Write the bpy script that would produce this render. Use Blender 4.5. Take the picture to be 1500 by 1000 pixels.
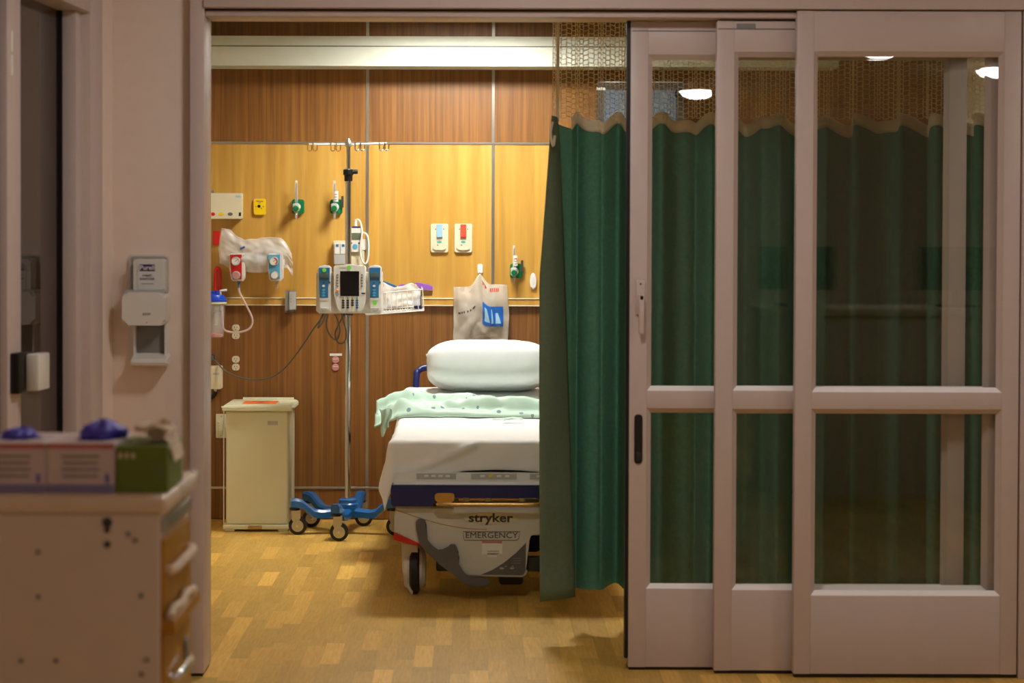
import bpy, bmesh, math, random
from mathutils import Vector, Matrix, noise as mnoise
random.seed(7)
PI = math.pi
for o in list(bpy.data.objects): bpy.data.objects.remove(o)
S = bpy.context.scene
C = S.collection

# ------------------------------------------------------------------ camera
FPX, CX, CY = 2850.0, 692.0, 412.0          # focal length and principal point, 1500 x 1000 frame
HC, PITCH, ROLL = 1.473, math.radians(1.12), 0.0030
cam = bpy.data.cameras.new('camera'); camo = bpy.data.objects.new('camera', cam); C.objects.link(camo)
cam.sensor_width = 36.0; cam.lens = FPX / 1500 * 36
cam.shift_x = (750 - CX) / 1500; cam.shift_y = -(500 - CY) / 1500
CAMR = Matrix.Rotation(PI / 2 - PITCH, 3, 'X') @ Matrix.Rotation(ROLL, 3, 'Z')
camo.matrix_world = Matrix.Translation((0, 0, HC)) @ CAMR.to_4x4()
cam.dof.use_dof = True; cam.dof.focus_distance = 9.2; cam.dof.aperture_fstop = 3.8
cam.clip_start = 0.05; cam.clip_end = 60
S.camera = camo

# ------------------------------------------------------------------ world, exposure, large lights
S.view_settings.view_transform = 'Standard'; S.view_settings.look = 'None'
S.view_settings.gamma = 1.0; S.view_settings.use_curve_mapping = False
S.view_settings.exposure = 0.0
w = bpy.data.worlds.new('world'); S.world = w; w.use_nodes = True
w.node_tree.nodes['Background'].inputs[0].default_value = (0.9, 0.8, 0.7, 1)
w.node_tree.nodes['Background'].inputs[1].default_value = 0.01
ROOM_LIGHT = 84.0        # emission of the patient room troffer
HALL_LIGHT = 45.0        # emission of the corridor lamps
ROOM_COL = (1.0, 0.98, 0.92, 1)
HALL_COL = (1.0, 0.965, 0.95, 1)

def at(px, py, Y):
    """photo pixel -> (x, z) on the upright plane at distance Y"""
    d = CAMR @ Vector(((px - CX) / FPX, -(py - CY) / FPX, -1.0))
    t = Y / d.y
    return t * d.x, HC + t * d.z
def X_(px, Y, py=356): return at(px, py, Y)[0]
def Z_(py, Y, px=692): return at(px, py, Y)[1]

# ------------------------------------------------------------------ materials
def lin(c):
    r = []
    for v in c[:3]:
        v = v / 255.0
        r.append(v / 12.92 if v <= 0.04045 else ((v + 0.055) / 1.055) ** 2.4)
    return (*r, 1.0)
MATS = {}
def mat(name, rgb, rough=0.5, metal=0.0, var=0.06, nscale=18.0, trans=0.0, bump=0.0, bscale=200.0, emit=None, coat=0.0, transl=0.0, spec=0.5):
    m = bpy.data.materials.new(name); m.use_nodes = True; MATS[name] = m
    nt = m.node_tree; N = nt.nodes; L = nt.links; b = N['Principled BSDF']
    tc = N.new('ShaderNodeTexCoord'); nz = N.new('ShaderNodeTexNoise'); nz.inputs['Scale'].default_value = nscale; nz.inputs['Detail'].default_value = 4
    L.new(tc.outputs['Object'], nz.inputs['Vector'])
    cr = N.new('ShaderNodeValToRGB'); c = lin(rgb)
    cr.color_ramp.elements[0].position = 0.3; cr.color_ramp.elements[1].position = 0.7
    cr.color_ramp.elements[0].color = tuple(max(0, v * (1 - var)) for v in c[:3]) + (1,)
    cr.color_ramp.elements[1].color = tuple(min(1, v * (1 + var)) for v in c[:3]) + (1,)
    L.new(nz.outputs['Fac'], cr.inputs['Fac']); L.new(cr.outputs['Color'], b.inputs['Base Color'])
    b.inputs['Roughness'].default_value = rough; b.inputs['Metallic'].default_value = metal
    b.inputs['Specular IOR Level'].default_value = spec
    if coat: b.inputs['Coat Weight'].default_value = coat; b.inputs['Coat Roughness'].default_value = 0.15
    if bump:
        n2 = N.new('ShaderNodeTexNoise'); n2.inputs['Scale'].default_value = bscale; L.new(tc.outputs['Object'], n2.inputs['Vector'])
        bp = N.new('ShaderNodeBump'); bp.inputs['Strength'].default_value = bump; bp.inputs['Distance'].default_value = 0.004
        L.new(n2.outputs['Fac'], bp.inputs['Height']); L.new(bp.outputs['Normal'], b.inputs['Normal'])
    if emit:
        b.inputs['Emission Color'].default_value = emit[0]; b.inputs['Emission Strength'].default_value = emit[1]
    out = N['Material Output']; last = b.outputs['BSDF']
    if transl:
        t = N.new('ShaderNodeBsdfTranslucent'); L.new(cr.outputs['Color'], t.inputs['Color'])
        mx = N.new('ShaderNodeMixShader'); mx.inputs[0].default_value = transl
        L.new(last, mx.inputs[1]); L.new(t.outputs['BSDF'], mx.inputs[2]); last = mx.outputs[0]
    if trans:
        t = N.new('ShaderNodeBsdfTransparent'); mx = N.new('ShaderNodeMixShader'); mx.inputs[0].default_value = trans
        L.new(last, mx.inputs[1]); L.new(t.outputs['BSDF'], mx.inputs[2]); last = mx.outputs[0]
    L.new(last, out.inputs['Surface'])
    return m
def glass_mat(name, tint, ior=1.5, rough=0.0):
    m = bpy.data.materials.new(name); m.use_nodes = True; MATS[name] = m
    nt = m.node_tree; N = nt.nodes; L = nt.links; N.remove(N['Principled BSDF'])
    t = N.new('ShaderNodeBsdfTransparent'); t.inputs[0].default_value = (*tint, 1)
    g = N.new('ShaderNodeBsdfGlossy'); g.inputs['Roughness'].default_value = rough; g.inputs[0].default_value = (1, 1, 1, 1)
    f = N.new('ShaderNodeFresnel'); f.inputs[0].default_value = ior
    mx = N.new('ShaderNodeMixShader'); ge = N.new('ShaderNodeNewGeometry'); iv = N.new('ShaderNodeMath'); iv.operation = 'SUBTRACT'; iv.inputs[0].default_value = 1.0; L.new(ge.outputs['Backfacing'], iv.inputs[1])
    mu_ = N.new('ShaderNodeMath'); mu_.operation = 'MULTIPLY'; L.new(f.outputs[0], mu_.inputs[0]); L.new(iv.outputs[0], mu_.inputs[1])
    L.new(mu_.outputs[0], mx.inputs[0]); L.new(t.outputs[0], mx.inputs[1]); L.new(g.outputs[0], mx.inputs[2])
    L.new(mx.outputs[0], N['Material Output'].inputs['Surface'])
    return m
def wood_mat(name, c0, c1, c2, scale, rough, band=0.0, rand=None, coat=0.0, bscale=7.0):
    """grain runs along the axis with the smallest scale; rand: 'object' or 'island' shifts tone per plank"""
    m = bpy.data.materials.new(name); m.use_nodes = True; MATS[name] = m
    nt = m.node_tree; N = nt.nodes; L = nt.links; b = N['Principled BSDF']
    geo = N.new('ShaderNodeNewGeometry'); mp = N.new('ShaderNodeMapping'); mp.inputs['Scale'].default_value = scale
    rnd = None
    if rand == 'object': oi = N.new('ShaderNodeObjectInfo'); rnd = oi.outputs['Random']
    if rand == 'island': rnd = geo.outputs['Random Per Island']
    L.new(geo.outputs['Position'], mp.inputs['Vector'])
    vec = mp.outputs['Vector']
    if rnd:
        ml = N.new('ShaderNodeMath'); ml.operation = 'MULTIPLY'; ml.inputs[1].default_value = 37.0; L.new(rnd, ml.inputs[0])
        ad = N.new('ShaderNodeVectorMath'); ad.operation = 'ADD'; L.new(vec, ad.inputs[0]); L.new(ml.outputs[0], ad.inputs[1]); vec = ad.outputs[0]
    nz = N.new('ShaderNodeTexNoise'); nz.inputs['Scale'].default_value = 1.0; nz.inputs['Detail'].default_value = 7; nz.inputs['Roughness'].default_value = 0.62; nz.inputs['Distortion'].default_value = 0.35
    L.new(vec, nz.inputs['Vector'])
    cr = N.new('ShaderNodeValToRGB'); e = cr.color_ramp.elements
    e[0].position = 0.28; e[0].color = lin(c0); e[1].position = 0.72; e[1].color = lin(c2)
    e.new(0.5).color = lin(c1)
    L.new(nz.outputs['Fac'], cr.inputs['Fac']); col = cr.outputs['Color']
    if band:
        mp2 = N.new('ShaderNodeMapping'); mp2.inputs['Scale'].default_value = (bscale, 0, 0.05); L.new(geo.outputs['Position'], mp2.inputs['Vector'])
        vo = N.new('ShaderNodeTexVoronoi'); vo.inputs['Scale'].default_value = 1.0; L.new(mp2.outputs['Vector'], vo.inputs['Vector'])
        sp = N.new('ShaderNodeSeparateColor'); L.new(vo.outputs['Color'], sp.inputs[0])
        rm = N.new('ShaderNodeMapRange'); rm.inputs[3].default_value = 1 - band; rm.inputs[4].default_value = 1 + band; L.new(sp.outputs[0], rm.inputs[0])
        hs = N.new('ShaderNodeHueSaturation'); L.new(rm.outputs[0], hs.inputs['Value']); L.new(col, hs.inputs['Color']); col = hs.outputs['Color']
    if rnd:
        rm = N.new('ShaderNodeValToRGB'); rm.color_ramp.interpolation = 'LINEAR'
        q = rm.color_ramp.elements; q[0].position = 0.0; q[0].color = (0.80,) * 3 + (1,); q[1].position = 1.0; q[1].color = (1.36,) * 3 + (1,)
        q.new(0.6).color = (0.95,) * 3 + (1,); q.new(0.86).color = (1.10,) * 3 + (1,)
        L.new(rnd, rm.inputs[0])
        mm = N.new('ShaderNodeMix'); mm.data_type = 'RGBA'; mm.blend_type = 'MULTIPLY'; mm.inputs[0].default_value = 1.0
        L.new(col, mm.inputs[6]); L.new(rm.outputs['Color'], mm.inputs[7]); col = mm.outputs[2]
    L.new(col, b.inputs['Base Color']); b.inputs['Roughness'].default_value = rough
    if coat: b.inputs['Coat Weight'].default_value = coat; b.inputs['Coat Roughness'].default_value = 0.3
    return m

wood_mat('walnut', (104, 64, 26), (132, 86, 37), (150, 104, 50), (70, 4, 1.3), 0.42, band=0.07, bscale=11)
wood_mat('maple', (178, 132, 56), (197, 151, 69), (210, 168, 86), (16, 4, 1.0), 0.38, band=0.10, bscale=9)
wood_mat('plank', (202, 154, 68), (218, 174, 84), (228, 188, 102), (130, 9, 9), 0.38, rand='object')
wood_mat('plank_far', (202, 154, 68), (218, 174, 84), (228, 188, 102), (130, 9, 9), 0.38, rand='island')
mat('subfloor', (70, 48, 26), 0.8)
mat('frame', (202, 185, 179), 0.42, var=0.02, spec=0.4)
mat('bead_toplit', (250, 244, 242), 0.3, var=0.01)  # frame colour made near white: strong top light painted into the bottom beads
mat('frame_dark', (30, 26, 24), 0.6)
mat('wall_paint', (232, 213, 200), 0.7, var=0.02, bump=0.05)
mat('room_paint', (214, 205, 186), 0.7, var=0.02)
mat('ceiling_paint', (225, 218, 205), 0.8, var=0.02)
mat('silver', (190, 188, 180), 0.32, metal=0.9, var=0.03)
mat('chrome', (205, 205, 205), 0.12, metal=1.0, var=0.02)
mat('brass', (205, 170, 110), 0.25, metal=0.9)
mat('valance', (222, 226, 212), 0.35, var=0.02)
mat('white', (232, 230, 224), 0.4, var=0.02)
mat('white_plastic', (226, 222, 214), 0.3, var=0.02)
mat('cream', (222, 212, 182), 0.4, var=0.02)
mat('can_beige', (226, 224, 190), 0.38, var=0.025, nscale=5)
mat('orange', (250, 120, 40), 0.5, var=0.03)
mat('black', (14, 14, 15), 0.4)
mat('rubber', (28, 28, 29), 0.6)
mat('darkgrey', (62, 60, 58), 0.5)
mat('grey', (132, 130, 126), 0.45)
mat('midgrey', (98, 95, 92), 0.5)
mat('lightgrey', (182, 182, 178), 0.4)
mat('red', (200, 28, 22), 0.35)
mat('redorange', (232, 84, 60), 0.35)
mat('yellow', (245, 205, 20), 0.35)
mat('skyblue', (90, 168, 205), 0.35)
mat('paleblue', (150, 190, 215), 0.35)
mat('teal', (90, 170, 160), 0.4)
mat('o2_green', (12, 108, 62), 0.35)
mat('lime', (120, 225, 70), 0.5)
mat('module_blue', (48, 112, 158), 0.35)
mat('iv_blue', (22, 100, 170), 0.3, coat=0.3)
mat('navy', (28, 36, 96), 0.35)
mat('lid_blue', (30, 70, 190), 0.3)
mat('lilac', (150, 92, 190), 0.5)
mat('screen_off', (22, 20, 22), 0.12)
mat('lcd', (96, 104, 84), 0.3)
mat('sheet', (244, 243, 240), 0.75, var=0.015, bump=0.1, bscale=300, spec=0.25)
mat('pillow', (240, 244, 246), 0.75, var=0.015, bump=0.1, bscale=300, spec=0.25)
mat('bed_shell', (206, 204, 196), 0.35, var=0.02)
mat('bed_white', (232, 232, 226), 0.35, var=0.02)
mat('curtain', (80, 126, 106), 0.8, var=0.12, nscale=60, bump=0.25, bscale=260, transl=0.22, spec=0.15)
mat('curtain_hem', (112, 128, 104), 0.8, var=0.06, nscale=60, bump=0.2, bscale=260, transl=0.1, spec=0.15)
mat('curtain_edge', (236, 226, 204), 0.8, var=0.05, transl=0.35)
mat('net', (238, 226, 188), 0.7, var=0.05, transl=0.5)
mat('clear_bag', (240, 240, 238), 0.2, transl=0.35, var=0.04, nscale=30, trans=0.55, bump=0.3, bscale=40)
mat('patient_bag', (234, 228, 216), 0.22, transl=0.35, var=0.04, nscale=24, trans=0.60, bump=0.3, bscale=40)
mat('clear_plastic', (235, 235, 235), 0.1, trans=0.72)
mat('jar_plastic', (238, 238, 238), 0.1, trans=0.86)
mat('tube_plastic', (236, 206, 200), 0.2, trans=0.35)
mat('screen_blue', (78, 92, 106), 0.25, emit=(lin((104, 120, 136)), 0.35))
mat('glove_violet', (70, 62, 190), 0.5, var=0.15)
mat('box_white', (214, 196, 196), 0.5, var=0.03)
mat('box_pink', (196, 110, 110), 0.5)
mat('box_blue', (112, 112, 176), 0.5)
mat('box_green', (104, 122, 38), 0.5, var=0.06)
mat('tissue', (238, 220, 196), 0.8, transl=0.2)
mat('cart_shell', (222, 202, 184), 0.5, var=0.02)
mat('cart_top', (226, 206, 182), 0.35, var=0.02)
mat('amber', (206, 150, 50), 0.3, var=0.08, transl=0.3)
mat('purple_logo', (52, 40, 120), 0.4)
mat('pink', (196, 130, 130), 0.5)
mat('blue_print', (24, 92, 176), 0.4)
mat('cable', (96, 90, 82), 0.5)
mat('room_lamp', (255, 250, 235), 0.5, emit=(ROOM_COL, ROOM_LIGHT))
mat('hall_lamp', (255, 240, 225), 0.5, emit=(HALL_COL, HALL_LIGHT))
glass_mat('pane', (0.95, 0.96, 0.945))
glass_mat('pane_side', (0.55, 0.52, 0.48))
glass_mat('clear', (0.93, 0.94, 0.94))

def gown_mat():
    m = mat('gown', (196, 224, 206), 0.8, var=0.03, bump=0.1, bscale=300, spec=0.2)
    nt = m.node_tree; N = nt.nodes; L = nt.links; b = N['Principled BSDF']
    src = b.inputs['Base Color'].links[0].from_socket
    at_ = N.new('ShaderNodeAttribute'); at_.attribute_name = 'cloth_uv'
    vo = N.new('ShaderNodeTexVoronoi'); vo.inputs['Scale'].default_value = 19.0; vo.inputs['Randomness'].default_value = 0.55
    L.new(at_.outputs['Vector'], vo.inputs['Vector'])
    lt = N.new('ShaderNodeMath'); lt.operation = 'LESS_THAN'; lt.inputs[1].default_value = 0.20; L.new(vo.outputs['Distance'], lt.inputs[0])
    mx = N.new('ShaderNodeMix'); mx.data_type = 'RGBA'; L.new(lt.outputs[0], mx.inputs[0]); L.new(src, mx.inputs[6]); mx.inputs[7].default_value = lin((120, 146, 152))
    L.new(mx.outputs[2], b.inputs['Base Color'])
gown_mat()

# ------------------------------------------------------------------ builders
ORG = {}
def org(o):
    return ORG.get(o.name, Vector((0, 0, 0))) if o else Vector((0, 0, 0))
def tag(o, label=None, cat=None, group=None, kind=None):
    if label: o['label'] = label
    if cat: o['category'] = cat
    if group: o['group'] = group
    if kind: o['kind'] = kind
    return o
def thing(name, label, cat, loc, group=None, kind=None):
    o = bpy.data.objects.new(name, None); C.objects.link(o); o.location = loc; o.empty_display_size = 0.05
    ORG[o.name] = Vector(loc); return tag(o, label, cat, group, kind)
def obj(name, bm, material, parent=None, label=None, cat=None, group=None, kind=None, smooth=35, mats=None):
    me = bpy.data.meshes.new(name); po = org(parent)
    if parent: bmesh.ops.translate(bm, verts=bm.verts, vec=-po)
    else:
        vs = [v.co for v in bm.verts]; po = Vector((sum(v.x for v in vs) / len(vs), sum(v.y for v in vs) / len(vs), min(v.z for v in vs)))
        bmesh.ops.translate(bm, verts=bm.verts, vec=-po)
    bmesh.ops.recalc_face_normals(bm, faces=bm.faces)
    bm.to_mesh(me); bm.free()
    for mm in ([material] if not mats else mats): me.materials.append(MATS[mm])
    if smooth:
        me.shade_smooth(); me.set_sharp_from_angle(angle=math.radians(smooth))
    o = bpy.data.objects.new(name, me); C.objects.link(o); o.parent = parent
    if not parent: o.location = po
    ORG[o.name] = po.copy()
    return tag(o, label, cat, group, kind)
def new(): return bmesh.new()
def box(bm, x0, x1, y0, y1, z0, z1, r=0.0, seg=2, M=None):
    g = bmesh.ops.create_cube(bm, size=1.0); vs = g['verts']
    for v in vs:
        v.co = Vector(((x0 + x1) / 2 + v.co.x * (x1 - x0), (y0 + y1) / 2 + v.co.y * (y1 - y0), (z0 + z1) / 2 + v.co.z * (z1 - z0)))
    if M: bmesh.ops.transform(bm, matrix=M, verts=vs)
    if r:
        r = min(r, 0.49 * min(abs(x1 - x0), abs(y1 - y0), abs(z1 - z0)))
        es = list({e for v in vs for e in v.link_edges})
        bmesh.ops.bevel(bm, geom=es, offset=r, segments=seg, affect='EDGES', profile=0.5)
    return bm
def B(x0, x1, y0, y1, z0, z1, r=0.0, seg=2): return box(new(), x0, x1, y0, y1, z0, z1, r, seg)
def prism(pts, y0, y1, bm=None, r=0.0):
    """outline of (x, z) points extruded from y0 to y1"""
    bm = bm or new()
    a = [bm.verts.new((x, y0, z)) for x, z in pts]; b = [bm.verts.new((x, y1, z)) for x, z in pts]; n = len(pts)
    f0 = bm.faces.new(a); f1 = bm.faces.new(list(reversed(b)))
    for i in range(n): bm.faces.new((a[i], b[i], b[(i + 1) % n], a[(i + 1) % n]))
    if r: bmesh.ops.bevel(bm, geom=list(f0.edges), offset=r, segments=2, affect='EDGES')
    return bm
def rrect(x0, x1, z0, z1, r, n=5):
    p = []
    for cx, cz, a0 in ((x1 - r, z1 - r, 0), (x0 + r, z1 - r, 90), (x0 + r, z0 + r, 180), (x1 - r, z0 + r, 270)):
        for i in range(n + 1):
            a = math.radians(a0 + 90 * i / n); p.append((cx + r * math.cos(a), cz + r * math.sin(a)))
    return p
def ellipse(cx, cz, rx, rz, n=28): return [(cx + rx * math.cos(2 * PI * i / n), cz + rz * math.sin(2 * PI * i / n)) for i in range(n)]
def smoothpts(P, n=8, closed=False):
    P = [Vector(p) for p in P]; out = []; m = len(P)
    rng = m if closed else m - 1
    for i in range(rng):
        p1 = P[i]; p2 = P[(i + 1) % m]
        p0 = P[(i - 1) % m] if (closed or i > 0) else p1
        p3 = P[(i + 2) % m] if (closed or i + 2 < m) else p2
        for k in range(n):
            t = k / n
            out.append(0.5 * ((2 * p1) + (-p0 + p2) * t + (2 * p0 - 5 * p1 + 4 * p2 - p3) * t * t + (-p0 + 3 * p1 - 3 * p2 + p3) * t ** 3))
    if not closed: out.append(P[-1])
    return out
def tube(P, r, seg=10, bm=None, closed=False):
    bm = bm or new(); P = [Vector(p) for p in P]; n = len(P); rings = []
    up = None
    for i in range(n):
        if closed: t = P[(i + 1) % n] - P[(i - 1) % n]
        else: t = P[min(i + 1, n - 1)] - P[max(i - 1, 0)]
        t.normalize()
        if up is None: up = Vector((0, 0, 1)) if abs(t.z) < 0.9 else Vector((1, 0, 0))
        u = (up - t * up.dot(t))
        if u.length < 1e-4: u = Vector((1, 0, 0)) - t * t.x
        u.normalize(); v = t.cross(u); up = u
        rr = r[i] if isinstance(r, (list, tuple)) else r
        rings.append([bm.verts.new(P[i] + (u * math.cos(2 * PI * k / seg) + v * math.sin(2 * PI * k / seg)) * rr) for k in range(seg)])
    for i in range(n if closed else n - 1):
        a = rings[i]; b = rings[(i + 1) % n]
        for k in range(seg): bm.faces.new((a[k], a[(k + 1) % seg], b[(k + 1) % seg], b[k]))
    if not closed: bm.faces.new(list(reversed(rings[0]))); bm.faces.new(rings[-1])
    return bm
def lathe(prof, c, axis='Z', seg=28, bm=None, cap=True):
    """profile of (radius, height) about an axis through c; axis 'Z' up, 'Y' toward the camera (height grows to -y), 'X' right"""
    bm = bm or new(); c = Vector(c); rings = []
    def pos(r, h, a):
        if axis == 'Z': return c + Vector((r * math.cos(a), r * math.sin(a), h))
        if axis == 'Y': return c + Vector((r * math.cos(a), -h, r * math.sin(a)))
        return c + Vector((h, r * math.cos(a), r * math.sin(a)))
    for r, h in prof: rings.append([bm.verts.new(pos(r, h, 2 * PI * k / seg)) for k in range(seg)])
    for a, b in zip(rings, rings[1:]):
        for k in range(seg): bm.faces.new((a[k], a[(k + 1) % seg], b[(k + 1) % seg], b[k]))
    if cap: bm.faces.new(list(reversed(rings[0]))); bm.faces.new(rings[-1])
    return bm
def grid(nu, nv, fn, bm=None, uv=None):
    bm = bm or new()
    lay = bm.verts.layers.float_vector.new('cloth_uv') if uv else None
    V = []
    for i in range(nu + 1):
        row = []
        for j in range(nv + 1):
            v = bm.verts.new(fn(i / nu, j / nv))
            if uv: v[lay] = Vector((*uv(i / nu, j / nv), 0))
            row.append(v)
        V.append(row)
    for i in range(nu):
        for j in range(nv): bm.faces.new((V[i][j], V[i + 1][j], V[i + 1][j + 1], V[i][j + 1]))
    return bm
def solidify(o, t, off=-1):
    m = o.modifiers.new('thickness', 'SOLIDIFY'); m.thickness = t; m.offset = off; return o
def subsurf(o, n=1):
    m = o.modifiers.new('subdivision', 'SUBSURF'); m.levels = n; m.render_levels = n; return o
def text(s, x, y, z, size, material, parent, name='lettering', spacing=1.0, sx=1.0, depth=0.0006, rotz=0.0, bold=0.0):
    cu = bpy.data.curves.new('t', 'FONT'); cu.body = s; cu.size = size; cu.align_x = 'CENTER'; cu.align_y = 'CENTER'; cu.extrude = depth; cu.space_character = spacing; cu.offset = bold; cu.resolution_u = 3
    to = bpy.data.objects.new('t', cu); C.objects.link(to)
    dg = bpy.context.evaluated_depsgraph_get(); dg.update()
    me = bpy.data.meshes.new_from_object(to.evaluated_get(dg)); bpy.data.objects.remove(to)
    bm = new(); bm.from_mesh(me); bpy.data.meshes.remove(me)
    M = Matrix.Translation((x, y, z)) @ Matrix.Rotation(rotz, 4, 'Z') @ Matrix.Rotation(PI / 2, 4, 'X') @ Matrix.Diagonal((sx, 1, 1, 1))
    bmesh.ops.transform(bm, matrix=M, verts=bm.verts)
    return obj(name, bm, material, parent, smooth=0)
def nz(x, y, z=0.0): return mnoise.noise(Vector((x, y, z)))
def copy_tree(o, parent=None):
    c = o.copy(); C.objects.link(c); c.parent = parent; ORG[c.name] = Vector(c.location)
    for ch in list(o.children): copy_tree(ch, c)
    return c

# ================================================================== SETTING
YO = 6.58       # corridor face of the sliding door frame
YW = 10.34      # face of the head wall panels
RZ = 2.72       # room ceiling
# ---- floor with planks
floor = obj('floor', B(-3.2, 4.6, -4.2, YW + 0.1, -0.10, -0.004), 'subfloor', kind='structure')
PW, PL = 0.0655, 0.353
cells = []
x = -3.15; ci = 0
while x < 4.5:
    y = -4.0 - random.random() * PL
    while y < YW + 0.05:
        cells.append((x, y)); y += PL
    x += PW; ci += 1
def vis(c):
    X, Y = c[0] + PW / 2, c[1] + PL / 2
    if Y < 6.2 or c[1] + PL > YW + 0.25: return False
    px = CX + FPX * X / Y
    return 285 < px < 940 and not (X > -0.28 and Y > 8.0 and Y < 10.0)
ind = sorted([c for c in cells if vis(c)], key=lambda c: c[1])[:300]
inds = set(ind)
pm = None
for c in ind:
    if pm is None:
        o = obj('plank', B(c[0] + .0001, c[0] + PW - .0001, c[1] + .0001, c[1] + PL - .0001, -0.006, 0.0), 'plank', floor, smooth=0)
        pm = o; p0 = c; base = o.location.copy()
    else:
        o = pm.copy(); C.objects.link(o); o.parent = floor; o.location = base + Vector((c[0] - p0[0], c[1] - p0[1], 0))
bm = new()
for c in cells:
    if c in inds: continue
    vs = [bm.verts.new(p) for p in ((c[0] + .0001, c[1] + .0001, 0), (c[0] + PW - .0001, c[1] + .0001, 0), (c[0] + PW - .0001, min(c[1] + PL - .0001, YW + .09), 0), (c[0] + .0001, min(c[1] + PL - .0001, YW + .09), 0))]
    lo = [bm.verts.new(v.co - Vector((0, 0, .005))) for v in vs]
    bm.faces.new(vs)
    for i in range(4): bm.faces.new((vs[i], lo[i], lo[(i + 1) % 4], vs[(i + 1) % 4]))
obj('planks', bm, 'plank_far', floor, kind='stuff', smooth=0)

# ---- patient room shell
obj('ceiling', B(-2.0, 2.6, 6.7, YW + .1, RZ, RZ + .08), 'ceiling_paint', kind='structure')
obj('wall_left', B(-2.0, -1.9, 6.72, YW + .1, 0, RZ), 'room_paint', kind='structure')
obj('wall_right', B(2.5, 2.6, 6.72, YW + .1, 0, RZ), 'room_paint', kind='structure')
wb = obj('wall_back', B(-1.9, 2.5, YW + .012, YW + .1, 0, RZ), 'midgrey', kind='structure')
J1, J2 = X_(538, YW), X_(722, YW)
colsx = [-1.9, J1, J2, J2 + (J2 - J1) * 1.35, 2.5]
zr = [0.0, Z_(715, YW), Z_(447, YW), Z_(210, YW), RZ]
rowm = ['walnut', 'walnut', 'maple', 'walnut']
for i in range(4):
    for j in range(4):
        obj('wall_panel', B(colsx[i] + .005, colsx[i + 1] - .005, YW, YW + .013, zr[j] + .004, zr[j + 1] - .004, .001, 1), rowm[j], wb, smooth=0)
for xj in colsx[1:-1]:
    obj('joint_strip', B(xj - .008, xj + .008, YW - .004, YW + .012, 0.01, RZ, .001, 1), 'silver', wb)
for zj in (zr[1], zr[3]):
    obj('joint_strip', B(-1.9, 2.5, YW - .005, YW + .012, zj - .006, zj + .006, .001, 1), 'silver', wb)
obj('chair_rail', B(-1.9, 2.5, YW - .022, YW + .01, zr[2] + .001, zr[2] + .036, .002, 1), 'maple', wb)
for zz in (zr[2] - .001, zr[2] + .036):
    obj('rail_edge', B(-1.9, 2.5, YW - .026, YW, zz - .003, zz + .003, .001, 1), 'cream', wb)

# ---- corridor shell
fx0, fx1 = X_(278, YO), X_(299, YO)
HB = Z_(12, YO, 600)      # underside of the head fascia
HT = Z_(27, YO + .08, 600)
WYL = YO + 0.045          # painted wall beside the door frame
WX0 = X_(165, WYL)
obj('wall_front', B(WX0 - .02, fx0 + .004, WYL, WYL + .12, 0, 2.7, .004), 'wall_paint', kind='structure')
cxa, cya = X_(150, WYL - .11), WYL - .11
bm = prism([(0, 0), (1, 0), (1, 1), (0, 1)], 0, 1); bm.free()
bm = new(); q = [(WX0, WYL), (cxa, cya), (cxa - .06, cya + .02), (WX0 - .04, WYL + .1)]
lo = [bm.verts.new((a, b, 0)) for a, b in q]; hi = [bm.verts.new((a, b, 2.7)) for a, b in q]
bm.faces.new(lo); bm.faces.new(list(reversed(hi)))
for i in range(4): bm.faces.new((lo[i], lo[(i + 1) % 4], hi[(i + 1) % 4], hi[i]))
obj('trim_1', bm, 'wall_paint', kind='structure', smooth=0)
obj('wall_lintel', B(fx0 - .3, 4.6, YO + .02, YO + .14, HB + .16, 2.75), 'wall_paint', kind='structure')
# door frame
t2 = thing('trim_2', None, None, (fx1, YO, 0), kind='structure')
obj('jamb', B(fx0, fx1, YO, YO + .02, 0.01, 2.7, .003), 'frame', t2)
obj('jamb', B(fx0 + .01, fx1 - .001, YO + .0195, YO + .185, 0.01, HT + .1, .003), 'frame', t2)
obj('jamb_foot', B(fx0 + .004, fx1 - .006, YO + .004, YO + .17, 0.0, 0.011), 'frame_dark', t2)
t3 = thing('trim_3', None, None, (fx1, YO, HB), kind='structure')
obj('head_fascia', B(fx1 - .0005, 4.6, YO - .012, YO + .03, HB, 2.7, .003), 'frame', t3)
obj('head_track', B(fx1 - .0005, 4.6, YO + .03, YO + .19, HT, HB + .06, .003), 'frame', t3)
obj('track_recess', B(fx1 - .0005, 4.6, YO + .028, YO + .034, HT + .018, HB + .01), 'frame_dark', t3)
# corridor left wall (turned 4.3 degrees) and the rest of the corridor
ANG = math.radians(4.3)
LM = Matrix.Translation((cxa, cya, 0)) @ Matrix.Rotation(-ANG, 4, 'Z')    # local: -y runs toward the camera, +x out of the wall
def lb(x0, x1, y0, y1, z0, z1, r=0.0): return box(new(), x0, x1, y0, y1, z0, z1, r, 2, LM)
obj('wall_side', lb(-.16, -.02, -9.5, -2.2, 0, 2.7), 'wall_paint', kind='structure')
obj('wall_side_head', lb(-.16, -.02, -2.2, 0, 2.32, 2.7), 'wall_paint', kind='structure')
obj('wall_side_room', lb(-1.3, -1.2, -4.0, 0.8, 0, 2.7), 'wall_paint', kind='structure')
obj('wall_side_room_end', lb(-1.2, -.16, 0.2, 0.3, 0, 2.7), 'wall_paint', kind='structure')
obj('ceiling_corridor', B(-3.2, 4.6, -4.2, YO + .02, 2.70, 2.78), 'ceiling_paint', kind='structure')
obj('wall_corridor_back', B(-3.2, 4.6, -4.3, -4.2, 0, 2.7), 'wall_paint', kind='structure')
obj('wall_corridor_right', B(4.5, 4.6, -4.2, YO + .1, 0, 2.7), 'wall_paint', kind='structure')

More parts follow.
